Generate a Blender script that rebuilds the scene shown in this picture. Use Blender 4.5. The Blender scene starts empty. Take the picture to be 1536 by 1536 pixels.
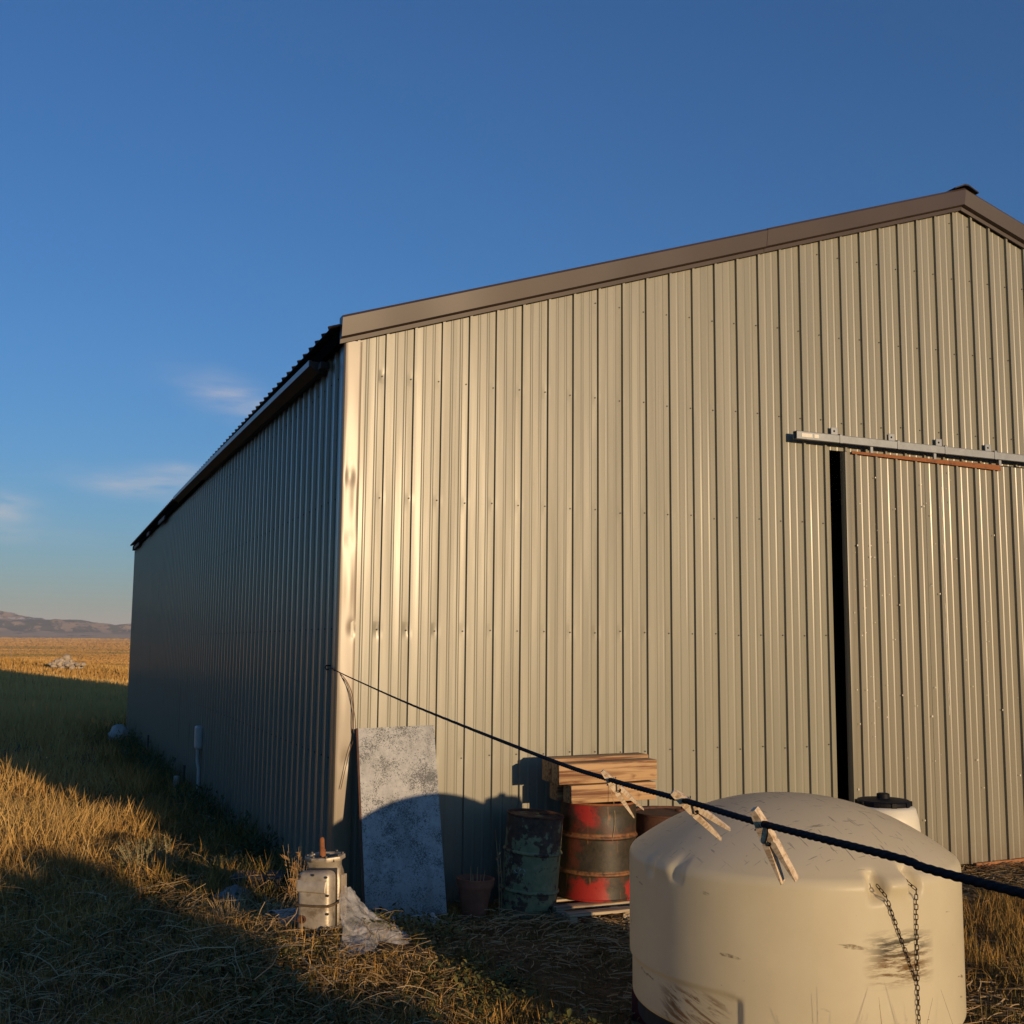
import bpy, bmesh, math, random
import numpy as np
from mathutils import Vector, Matrix, Euler, noise

random.seed(7)
RNG = np.random.default_rng(11)
scene = bpy.context.scene
C = scene.collection
EYE = 1.95                                   # eye height above the ground at the front wall

# ------------------------------------------------------------------ camera
cam_d = bpy.data.cameras.new('camera')
cam = bpy.data.objects.new('camera', cam_d)
C.objects.link(cam)
PIT, ROLL, YAW = 0.1174, 0.0086, 0.3908
fwd = Vector((math.sin(YAW) * math.cos(PIT), math.cos(YAW) * math.cos(PIT), math.sin(PIT)))
r0 = Vector((math.cos(YAW), -math.sin(YAW), 0))
u0 = r0.cross(fwd)
right = r0 * math.cos(ROLL) + u0 * math.sin(ROLL)
up = -r0 * math.sin(ROLL) + u0 * math.cos(ROLL)
cam.matrix_world = Matrix((
    (right.x, up.x, -fwd.x, 0), (right.y, up.y, -fwd.y, 0), (right.z, up.z, -fwd.z, EYE), (0, 0, 0, 1)))
cam_d.sensor_width = 36
cam_d.sensor_fit = 'HORIZONTAL'
cam_d.lens = 36 * 1693 / 1536
cam_d.clip_start = 0.05
cam_d.clip_end = 90000
scene.camera = cam

# ------------------------------------------------------------------ sky, sun, exposure
SUN_EL, SUN_TH = math.radians(6.3), math.radians(12)   # sun behind the camera, a little to its right
to_sun = Vector((math.sin(SUN_TH) * math.cos(SUN_EL), -math.cos(SUN_TH) * math.cos(SUN_EL), math.sin(SUN_EL)))
world = bpy.data.worlds.new('World')
scene.world = world
world.use_nodes = True
wn = world.node_tree.nodes
wl = world.node_tree.links
wn.clear()
w_out = wn.new('ShaderNodeOutputWorld')
w_bg = wn.new('ShaderNodeBackground')
w_sky = wn.new('ShaderNodeTexSky')
w_sky.sky_type = 'NISHITA'
w_sky.sun_disc = False
w_sky.sun_elevation = SUN_EL
w_sky.sun_rotation = math.pi - SUN_TH
w_sky.altitude = 1300
w_sky.air_density = 1.28
w_sky.dust_density = 1.1
w_sky.ozone_density = 5.9
SKY_STRENGTH = 0.142
w_bg.inputs['Strength'].default_value = SKY_STRENGTH
wl.new(w_bg.outputs[0], w_out.inputs[0])
w_tc = wn.new('ShaderNodeTexCoord')


def wmath(op, a, b=None):
    n = wn.new('ShaderNodeMath')
    n.operation = op
    for i, v in enumerate((a, b)):
        if v is None:
            continue
        if isinstance(v, (int, float)):
            n.inputs[i].default_value = v
        else:
            wl.new(v, n.inputs[i])
    return n.outputs[0]


def wdot(vec):
    n = wn.new('ShaderNodeVectorMath')
    n.operation = 'DOT_PRODUCT'
    wl.new(w_tc.outputs['Generated'], n.inputs[0])
    n.inputs[1].default_value = vec
    return n.outputs['Value']


w_map = wn.new('ShaderNodeMapping')
w_map.inputs['Scale'].default_value = (14, 14, 70)
wl.new(w_tc.outputs['Generated'], w_map.inputs[0])
w_noise = wn.new('ShaderNodeTexNoise')
w_noise.inputs['Scale'].default_value = 1.6
w_noise.inputs['Detail'].default_value = 8
w_noise.inputs['Roughness'].default_value = 0.55
wl.new(w_map.outputs[0], w_noise.inputs['Vector'])
w_nz = wmath('MULTIPLY', wmath('SUBTRACT', w_noise.outputs['Fac'], 0.26), 2.2)
cloud = None
# thin evening clouds low in the north: (direction, half width, half height, tilt, density)
for cdir, cw, chh, tilt, den in (
        ((0.143, 0.968, 0.207), 0.040, 0.013, -0.30, 0.42),
        ((0.060, 0.990, 0.131), 0.036, 0.0085, -0.10, 0.50),
        ((0.098, 0.985, 0.141), 0.028, 0.009, 0.05, 0.40),
        ((-0.036, 0.994, 0.106), 0.022, 0.0095, -0.05, 0.62),
        ((-0.026, 0.996, 0.086), 0.038, 0.006, 0.0, 0.32),
        ((-0.16, 0.98, 0.12), 0.07, 0.012, 0.05, 0.45),
        ((-0.42, 0.90, 0.10), 0.08, 0.010, 0.0, 0.45),
        ((0.55, 0.82, 0.09), 0.10, 0.010, 0.0, 0.40),
        ((0.86, 0.49, 0.11), 0.09, 0.012, 0.0, 0.40)):
    d = Vector(cdir).normalized()
    e1 = Vector((d.y, -d.x, 0)).normalized()
    e2 = e1.cross(d)
    f1 = e1 * math.cos(tilt) + e2 * math.sin(tilt)
    f2 = e2 * math.cos(tilt) - e1 * math.sin(tilt)
    a = wmath('DIVIDE', wdot(f1), cw)
    b = wmath('DIVIDE', wmath('SUBTRACT', wdot(f2), 0.0), chh)
    r2 = wmath('ADD', wmath('MULTIPLY', a, a), wmath('MULTIPLY', b, b))
    front = wmath('GREATER_THAN', wdot(d), 0.2)
    m = wmath('MULTIPLY', wmath('MULTIPLY', wmath('POWER', 2.718, wmath('MULTIPLY', r2, -0.8)), den), front)
    cloud = m if cloud is None else wmath('ADD', cloud, m)
w_fac = wmath('MULTIPLY', cloud, w_nz)
w_clamp = wn.new('ShaderNodeClamp')
wl.new(w_fac, w_clamp.inputs[0])
w_mix = wn.new('ShaderNodeMix')
w_mix.data_type = 'RGBA'
wl.new(w_clamp.outputs[0], w_mix.inputs['Factor'])
wl.new(w_sky.outputs[0], w_mix.inputs[6])
CLOUD_COL = (4.2, 3.75, 3.6, 1)
w_mix.inputs[7].default_value = CLOUD_COL
wl.new(w_mix.outputs[2], w_bg.inputs['Color'])

sun_d = bpy.data.lights.new('sun', 'SUN')
sun = bpy.data.objects.new('sun', sun_d)
C.objects.link(sun)
sun_d.energy = 3.4
sun_d.angle = math.radians(0.55)
sun_d.color = (1.0, 0.715, 0.42)
sun.rotation_euler = to_sun.to_track_quat('Z', 'Y').to_euler()
sun.location = to_sun * 40
vs = scene.view_settings
vs.view_transform = 'Standard'
vs.look = 'None'
vs.gamma = 1
vs.use_curve_mapping = False
vs.exposure = 0.20
scene.cycles.use_denoising = True
scene.cycles.max_bounces = 14
scene.cycles.diffuse_bounces = 8
scene.cycles.transmission_bounces = 12

# ------------------------------------------------------------------ helpers


def tag(o, label=None, cat=None, group=None, kind=None):
    if label:
        o['label'] = label
    if cat:
        o['category'] = cat
    if group:
        o['group'] = group
    if kind:
        o['kind'] = kind
    return o


def thing(name, loc, label, cat, group=None, rot=(0, 0, 0)):
    o = bpy.data.objects.new(name, None)
    o.empty_display_size = 0.1
    C.objects.link(o)
    o.location = loc
    o.rotation_euler = rot
    return tag(o, label, cat, group)


def link_mesh(name, me, material, parent=None, kind=None):
    o = bpy.data.objects.new(name, me)
    C.objects.link(o)
    if material is not None and not me.materials:
        me.materials.append(material)
    if parent is not None:
        o.parent = parent
    if kind:
        o['kind'] = kind
    return o


class MB:
    """collects vertices and faces of one mesh"""

    def __init__(self):
        self.v = []
        self.f = []

    def add(self, vs_, fs):
        n = len(self.v)
        self.v += [tuple(p) for p in vs_]
        self.f += [tuple(i + n for i in f) for f in fs]
        return self

    def box(self, x0, x1, y0, y1, z0, z1, M=None):
        p = [(x, y, z) for z in (z0, z1) for y in (y0, y1) for x in (x0, x1)]
        if M is not None:
            p = [M @ Vector(q) for q in p]
        return self.add(p, [(0, 2, 3, 1), (4, 5, 7, 6), (0, 1, 5, 4), (1, 3, 7, 5), (3, 2, 6, 7), (2, 0, 4, 6)])

    def grid(self, pts):
        """pts[i][j] -> quads"""
        n, m = len(pts), len(pts[0])
        fs = [(i * m + j, (i + 1) * m + j, (i + 1) * m + j + 1, i * m + j + 1) for i in range(n - 1) for j in range(m - 1)]
        return self.add([p for row in pts for p in row], fs)

    def tube(self, pts, rad, n=8, cap=True, squash=1.0):
        pts = [Vector(p) for p in pts]
        rads = rad if isinstance(rad, (list, tuple)) else [rad] * len(pts)
        t0 = (pts[1] - pts[0]).normalized()
        nrm = t0.orthogonal().normalized()
        base = len(self.v)
        for i, p in enumerate(pts):
            a = pts[max(i - 1, 0)]
            b = pts[min(i + 1, len(pts) - 1)]
            t = (b - a).normalized()
            nrm = (nrm - t * nrm.dot(t)).normalized()
            bn = t.cross(nrm)
            for k in range(n):
                an = 2 * math.pi * k / n
                self.v.append(tuple(p + nrm * math.cos(an) * rads[i] + bn * math.sin(an) * rads[i] * squash))
        for i in range(len(pts) - 1):
            for k in range(n):
                k2 = (k + 1) % n
                self.f.append((base + i * n + k, base + i * n + k2, base + (i + 1) * n + k2, base + (i + 1) * n + k))
        if cap:
            self.f.append(tuple(base + k for k in reversed(range(n))))
            e = base + (len(pts) - 1) * n
            self.f.append(tuple(e + k for k in range(n)))
        return self

    def lathe(self, prof, n=32, c=(0, 0, 0), fn=None):
        """prof: list of (r, z); fn(r, ang, z) -> (r, z)"""
        base = len(self.v)
        for (r, z) in prof:
            for k in range(n):
                an = 2 * math.pi * k / n
                rr, zz = (r, z) if fn is None else fn(r, an, z)
                self.v.append((c[0] + rr * math.cos(an), c[1] + rr * math.sin(an), c[2] + zz))
        for i in range(len(prof) - 1):
            for k in range(n):
                k2 = (k + 1) % n
                self.f.append((base + i * n + k, base + i * n + k2, base + (i + 1) * n + k2, base + (i + 1) * n + k))
        if prof[0][0] > 1e-4:
            self.f.append(tuple(base + k for k in reversed(range(n))))
        if prof[-1][0] > 1e-4:
            e = base + (len(prof) - 1) * n
            self.f.append(tuple(e + k for k in range(n)))
        return self

    def mesh(self, name, smooth=None, bevel=0.0, segs=2):
        me = bpy.data.meshes.new(name)
        me.from_pydata(self.v, [], self.f)
        me.update()
        if bevel > 0:
            bm = bmesh.new()
            bm.from_mesh(me)
            bmesh.ops.remove_doubles(bm, verts=bm.verts, dist=1e-6)
            ed = [e for e in bm.edges if len(e.link_faces) == 2 and e.calc_face_angle(0) > 0.6]
            bmesh.ops.bevel(bm, geom=ed, offset=bevel, segments=segs, affect='EDGES', profile=0.6, clamp_overlap=True)
            bmesh.ops.recalc_face_normals(bm, faces=bm.faces)
            bm.to_mesh(me)
            bm.free()
        if smooth is not None:
            me.polygons.foreach_set('use_smooth', [True] * len(me.polygons))
            me.set_sharp_from_angle(angle=math.radians(smooth))
        return me

    def build(self, name, material, parent=None, smooth=None, bevel=0.0, segs=2, kind=None):
        return link_mesh(name, self.mesh(name, smooth, bevel, segs), material, parent, kind)


def nz(x, y, z=0.0):
    return noise.noise(Vector((x, y, z)))


def sstep(a, b, x):
    t = min(max((x - a) / (b - a), 0), 1)
    return t * t * (3 - 2 * t)


# ------------------------------------------------------------------ materials
class NT:
    def __init__(self, name):
        self.m = bpy.data.materials.new(name)
        self.m.use_nodes = True
        self.n = self.m.node_tree.nodes
        self.l = self.m.node_tree.links
        self.b = self.n['Principled BSDF']
        self.tc = self.n.new('ShaderNodeTexCoord')

    def set(self, **kw):
        names = dict(base='Base Color', rough='Roughness', metal='Metallic', spec='Specular IOR Level', coat='Coat Weight',
                     coat_rough='Coat Roughness', trans='Transmission Weight', sss='Subsurface Weight', alpha='Alpha', ior='IOR', sheen='Sheen Weight')
        for k, v in kw.items():
            s = self.b.inputs[names[k]]
            if hasattr(v, 'is_linked'):
                self.l.new(v, s)
            elif k == 'base':
                s.default_value = (*v[:3], 1)
            else:
                s.default_value = v
        return self

    def coords(self, scale=(1, 1, 1), rot=(0, 0, 0), src='Object', loc=(0, 0, 0)):
        mp = self.n.new('ShaderNodeMapping')
        mp.inputs['Scale'].default_value = scale
        mp.inputs['Rotation'].default_value = rot
        mp.inputs['Location'].default_value = loc
        self.l.new(self.tc.outputs[src], mp.inputs[0])
        return mp.outputs[0]

    def noise(self, scale=5, detail=4, rough=0.55, vec=None, dist=0.0):
        t = self.n.new('ShaderNodeTexNoise')
        t.inputs['Scale'].default_value = scale
        t.inputs['Detail'].default_value = detail
        t.inputs['Roughness'].default_value = rough
        t.inputs['Distortion'].default_value = dist
        self.l.new(vec if vec is not None else self.tc.outputs['Object'], t.inputs['Vector'])
        return t.outputs['Fac']

    def voronoi(self, scale=5, vec=None, feature='F1', out='Distance'):
        t = self.n.new('ShaderNodeTexVoronoi')
        t.feature = feature
        t.inputs['Scale'].default_value = scale
        self.l.new(vec if vec is not None else self.tc.outputs['Object'], t.inputs['Vector'])
        return t.outputs[out]

    def wave(self, scale=5, dist=3, detail=2, vec=None, direction='X', dscale=1.0):
        t = self.n.new('ShaderNodeTexWave')
        t.bands_direction = direction
        t.inputs['Scale'].default_value = scale
        t.inputs['Distortion'].default_value = dist
        t.inputs['Detail'].default_value = detail
        t.inputs['Detail Scale'].default_value = dscale
        self.l.new(vec if vec is not None else self.tc.outputs['Object'], t.inputs['Vector'])
        return t.outputs['Fac']

    def ramp(self, fac, stops, interp='LINEAR'):
        r = self.n.new('ShaderNodeValToRGB')
        r.color_ramp.interpolation = interp
        e = r.color_ramp.elements
        while len(e) < len(stops):
            e.new(0.5)
        for i, (p, c) in enumerate(stops):
            e[i].position = p
            c = (c, c, c) if isinstance(c, (int, float)) else c
            e[i].color = (*c[:3], 1)
        self.l.new(fac, r.inputs[0])
        return r.outputs[0]

    def mix(self, fac, a, b, mode='MIX'):
        m = self.n.new('ShaderNodeMix')
        m.data_type = 'RGBA'
        m.blend_type = mode
        for s, v in ((m.inputs['Factor'], fac), (m.inputs[6], a), (m.inputs[7], b)):
            if isinstance(v, (int, float)):
                s.default_value = v
            elif isinstance(v, (tuple, list)):
                s.default_value = (*v[:3], 1)
            else:
                self.l.new(v, s)
        return m.outputs[2]

    def math(self, op, a, b=None, c=None, clamp=False):
        n = self.n.new('ShaderNodeMath')
        n.operation = op
        n.use_clamp = clamp
        for i, v in enumerate((a, b, c)):
            if v is None:
                continue
            if isinstance(v, (int, float)):
                n.inputs[i].default_value = v
            else:
                self.l.new(v, n.inputs[i])
        return n.outputs[0]

    def sep(self, vec=None):
        s = self.n.new('ShaderNodeSeparateXYZ')
        self.l.new(vec if vec is not None else self.tc.outputs['Object'], s.inputs[0])
        return s.outputs

    def band(self, v, lo, hi, soft):
        """1 inside lo..hi with soft edges"""
        a = self.math('DIVIDE', self.math('SUBTRACT', v, lo), soft, clamp=True)
        b = self.math('DIVIDE', self.math('SUBTRACT', hi, v), soft, clamp=True)
        return self.math('MULTIPLY', a, b)

    def bump(self, h, strength=0.3, dist=0.02):
        b = self.n.new('ShaderNodeBump')
        b.inputs['Strength'].default_value = strength
        b.inputs['Distance'].default_value = dist
        self.l.new(h, b.inputs['Height'])
        self.l.new(b.outputs[0], self.b.inputs['Normal'])
        return self

    def attr(self, name):
        a = self.n.new('ShaderNodeAttribute')
        a.attribute_name = name
        return a.outputs['Fac']


def simple(name, base, rough=0.6, var=0.25, scale=6, metal=0.0, bump=0.0, bscale=40, **kw):
    t = NT(name)
    f = t.noise(scale, 5, 0.6)
    lo = tuple(c * (1 - var) for c in base)
    hi = tuple(min(c * (1 + var), 1) for c in base)
    t.set(base=t.ramp(f, [(0.3, lo), (0.7, hi)]), rough=rough, metal=metal, **kw)
    if bump:
        t.bump(t.noise(bscale, 4, 0.6), bump, 0.01)
    return t.m


def make_siding(name, col, rough=0.36, wave=0.10, coat=0.04):
    t = NT(name)
    big = t.noise(0.55, 3, 0.5)
    streak = t.noise(1.0, 4, 0.6, t.coords((14, 14, 0.5)))
    dust = t.noise(26, 5, 0.7)
    f = t.math('ADD', t.math('MULTIPLY', big, 0.5), t.math('MULTIPLY', streak, 0.5))
    c1 = t.ramp(f, [(0.3, tuple(c * 0.93 for c in col)), (0.7, tuple(c * 1.05 for c in col))])
    c2 = t.mix(t.ramp(dust, [(0.62, 0.0), (0.78, 0.25)]), c1, (0.30, 0.25, 0.17))
    sx, sy, sz = t.sep()
    mud = t.math('MULTIPLY', t.ramp(sz, [(0.0, 1.0), (0.32, 0.0)]), t.ramp(t.noise(7, 5, 0.7), [(0.38, 0.1), (0.62, 0.75)]))
    c2 = t.mix(mud, c2, (0.17, 0.13, 0.085))
    t.set(base=c2, rough=t.ramp(streak, [(0.3, rough - 0.04), (0.7, rough + 0.06)]), spec=0.55, coat=coat, coat_rough=0.16)
    h = t.noise(1.0, 2, 0.4, t.coords((5.5, 5.5, 0.75)))
    t.bump(h, wave, 0.05)
    return t.m


M = {}
M['siding'] = make_siding('painted_siding', (0.222, 0.206, 0.145), 0.37, 0.08)
M['side_siding'] = make_siding('shade_lifted_siding', (0.240, 0.218, 0.165), 0.30, 0.05, 0.5)  # same paint as the front, lighter and glossier to lift the shaded wall
M['door_siding'] = make_siding('door_siding', (0.217, 0.194, 0.134), 0.36, 0.05)
M['trim'] = simple('trim_metal', (0.215, 0.165, 0.105), 0.33, 0.10, 1.5, spec=0.58)
M['rake'] = simple('rake_trim_paint', (0.058, 0.039, 0.031), 0.38, 0.14, 1.2, spec=0.45)
M['roof'] = simple('roof_metal', (0.028, 0.021, 0.018), 0.6, 0.12, 2, spec=0.25)
M['galv'] = simple('galvanised_steel', (0.30, 0.31, 0.30), 0.42, 0.12, 12, metal=0.3)
M['gutter'] = simple('gutter_metal_shaded', (0.022, 0.020, 0.019), 0.6, 0.08, 3, spec=0.3)  # near-black colour carries the shade of the gutter's lower face
M['gutter_lip_sheen'] = simple('gutter_lip_painted_sheen', (0.42, 0.43, 0.44), 0.4, 0.08, 3)  # pale colour stands in for sky sheen on the gutter's upper face
M['soffit'] = simple('black_eave_board', (0.008, 0.008, 0.008), 1.0, 0.1, spec=0.0)
M['black'] = simple('black_plastic', (0.006, 0.006, 0.007), 0.6, 0.2, spec=0.2)
M['dark_steel'] = simple('dark_steel', (0.03, 0.028, 0.027), 0.5, 0.3, 20)
M['white_pvc'] = simple('weathered_white_plastic', (0.40, 0.39, 0.36), 0.55, 0.12, 9)
M['sticker'] = simple('paper_sticker', (0.75, 0.70, 0.58), 0.7, 0.06, 30)
M['interior'] = simple('barn_interior_lumber', (0.09, 0.07, 0.05), 0.9, 0.3)
M['terracotta'] = simple('terracotta', (0.26, 0.095, 0.05), 0.85, 0.25, 9, bump=0.2)
M['stone'] = simple('pale_stone', (0.42, 0.34, 0.24), 0.9, 0.25, 4, bump=0.5, bscale=20)
M['grey_stone'] = simple('grey_bag', (0.27, 0.265, 0.26), 0.75, 0.15, 12, bump=0.4, bscale=25)
M['soil'] = simple('potting_soil', (0.05, 0.035, 0.025), 0.95, 0.4, 30, bump=0.6)
M['teal'] = simple('dark_teal_plastic', (0.015, 0.06, 0.05), 0.5, 0.3, 10)
M['red_steel'] = simple('dark_red_painted_steel', (0.11, 0.012, 0.010), 0.45, 0.35, 8)
M['strap'] = simple('brown_webbing', (0.10, 0.065, 0.03), 0.8, 0.3, 25)
M['straw_thing'] = simple('dry_stalk', (0.42, 0.29, 0.14), 0.8, 0.3, 9)
M['spring'] = simple('spring_wire', (0.06, 0.055, 0.05), 0.4, 0.2, 20, metal=0.8)


def make_rust(name, a=(0.10, 0.035, 0.015), b=(0.28, 0.10, 0.03), rough=0.85):
    t = NT(name)
    f = t.noise(14, 6, 0.65)
    t.set(base=t.ramp(f, [(0.3, a), (0.55, b), (0.75, tuple(x * 0.6 for x in b))]), rough=rough)
    t.bump(t.noise(70, 4, 0.6), 0.3, 0.004)
    return t.m


M['rust'] = make_rust('rust')
M['rust_dark'] = make_rust('dark_rust', (0.035, 0.018, 0.012), (0.11, 0.045, 0.022))


def make_wood(name, light, dark, grain=(1.2, 26, 26), rough=0.75):
    t = NT(name)
    v = t.coords(grain)
    w = t.noise(1.0, 6, 0.62, v, 0.6)
    k = t.noise(1.0, 2, 0.5, t.coords((7, 11, 11)))
    c = t.ramp(w, [(0.36, dark), (0.46, tuple((a + b) / 2 for a, b in zip(light, dark))), (0.54, light), (0.75, tuple(x * 1.15 for x in light))])
    c = t.mix(t.ramp(k, [(0.66, 0.0), (0.76, 0.7)]), c, tuple(d * 0.8 for d in dark))
    t.set(base=c, rough=rough)
    t.bump(w, 0.35, 0.006)
    return t.m


M['timber'] = make_wood('weathered_timber', (0.44, 0.27, 0.125), (0.15, 0.055, 0.018), (1.6, 34, 34))
M['orange_wood'] = make_wood('orange_board', (0.40, 0.17, 0.055), (0.20, 0.07, 0.02))
M['pale_wood'] = make_wood('pallet_board', (0.48, 0.38, 0.24), (0.18, 0.11, 0.06))
M['pin_wood'] = make_wood('clothespin_wood', (0.68, 0.53, 0.35), (0.42, 0.28, 0.15), (30, 160, 160), 0.6)
M['fence_wood'] = make_wood('fence_board', (0.30, 0.24, 0.17), (0.12, 0.09, 0.06))


def make_galv_sheet():
    t = NT('mottled_galvanised_sheet')
    v = t.noise(95, 3, 0.65, dist=1.2)
    big = t.noise(7, 4, 0.6)
    thr = t.math('ADD', v, t.math('MULTIPLY', t.math('SUBTRACT', big, 0.5), 0.62))
    flake = t.ramp(thr, [(0.54, 0.0), (0.57, 0.95)])
    fine = t.noise(30, 5, 0.6)
    zinc = t.ramp(fine, [(0.3, (0.29, 0.285, 0.265)), (0.7, (0.41, 0.40, 0.37))])
    drip = t.noise(1.0, 4, 0.6, t.coords((9, 9, 0.8)))
    x, y, z = t.sep()
    foot = t.math('MULTIPLY', t.ramp(z, [(0.0, 1.0), (0.30, 0.0)]), t.ramp(fine, [(0.35, 0.2), (0.65, 0.9)]))
    zinc = t.mix(t.ramp(drip, [(0.52, 0.0), (0.66, 0.55)]), zinc, (0.19, 0.185, 0.17))
    zinc = t.mix(foot, zinc, (0.17, 0.14, 0.10))
    t.set(base=t.mix(flake, zinc, (0.075, 0.078, 0.072)), rough=0.48, metal=0.12)
    t.bump(thr, 0.12, 0.003)
    return t.m


M['sheet'] = make_galv_sheet()


def make_green_drum():
    t = NT('flaking_green_drum_paint')
    n1 = t.noise(9, 6, 0.68)
    n2 = t.noise(24, 4, 0.6)
    x, y, z = t.sep()
    hi = t.ramp(z, [(0.40, 0.0), (0.66, 0.16)])
    f = t.math('ADD', n1, t.math('MULTIPLY', hi, 0.7))
    peel = t.ramp(f, [(0.52, 0.0), (0.57, 1.0)])
    rust = t.ramp(n2, [(0.3, (0.038, 0.026, 0.018)), (0.7, (0.11, 0.065, 0.038))])
    paint = t.ramp(n2, [(0.3, (0.15, 0.17, 0.085)), (0.7, (0.25, 0.26, 0.13))])
    chalk = t.ramp(t.noise(17, 5, 0.7, t.coords((1, 1, 1), loc=(3, 1, 2))), [(0.64, 0.0), (0.68, 0.55)])
    c = t.mix(peel, paint, rust)
    c = t.mix(chalk, c, (0.20, 0.22, 0.20))
    t.set(base=c, rough=0.75)
    t.bump(n1, 0.25, 0.008)
    return t.m


M['green_drum'] = make_green_drum()


def make_red_drum():
    t = NT('brown_drum_with_red_spray')
    x, y, z = t.sep()
    ang = t.math('ARCTAN2', y, x)                      # object space of the drum
    n1 = t.noise(8, 5, 0.65)
    n2 = t.noise(30, 4, 0.65)
    base = t.ramp(n2, [(0.3, (0.020, 0.015, 0.008)), (0.7, (0.048, 0.035, 0.016))])
    drip = t.noise(1.0, 4, 0.6, t.coords((16, 16, 2.2)))
    base = t.mix(t.ramp(drip, [(0.60, 0.0), (0.66, 0.8)]), base, (0.24, 0.095, 0.025))
    wob = t.math('MULTIPLY', t.math('SUBTRACT', n1, 0.5), 1.1)
    a2 = t.math('ADD', ang, wob)
    zz = t.math('ADD', z, t.math('MULTIPLY', t.math('SUBTRACT', n1, 0.5), 0.26))
    m1 = t.math('MULTIPLY', t.band(a2, -2.80, -1.98, 0.22), t.band(zz, 0.50, 0.90, 0.05))
    m2 = t.math('MULTIPLY', t.band(a2, -2.9, -1.72, 0.22), t.band(zz, -0.05, 0.185, 0.04))
    m3 = t.math('MULTIPLY', t.band(a2, -2.95, -2.45, 0.3), t.band(zz, 0.2, 0.7, 0.05))
    red = t.math('MAXIMUM', t.math('MAXIMUM', m1, m2), t.math('MULTIPLY', m3, 0.35))
    m4 = t.math('MULTIPLY', t.band(a2, -1.2, -0.6, 0.05), t.band(zz, -0.05, 0.16, 0.04))
    red = t.math('MAXIMUM', red, m4)
    base = t.mix(t.ramp(t.noise(5, 5, 0.65, t.coords(loc=(7, 7, 7))), [(0.52, 0.0), (0.60, 0.75)]), base, (0.085, 0.030, 0.014))
    red = t.math('MULTIPLY', red, t.ramp(n2, [(0.28, 0.35), (0.42, 1.0)]))
    c = t.mix(red, base, (0.32, 0.020, 0.011))
    ring = t.math('MAXIMUM', t.band(z, 0.176, 0.216, 0.012), t.band(z, 0.444, 0.484, 0.012))
    c = t.mix(t.math('MULTIPLY', ring, t.ramp(n2, [(0.35, 0.2), (0.6, 0.95)])), c, (0.26, 0.11, 0.035))
    t.set(base=c, rough=0.55)
    t.bump(n2, 0.2, 0.006)
    return t.m


M['red_drum'] = make_red_drum()


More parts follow.
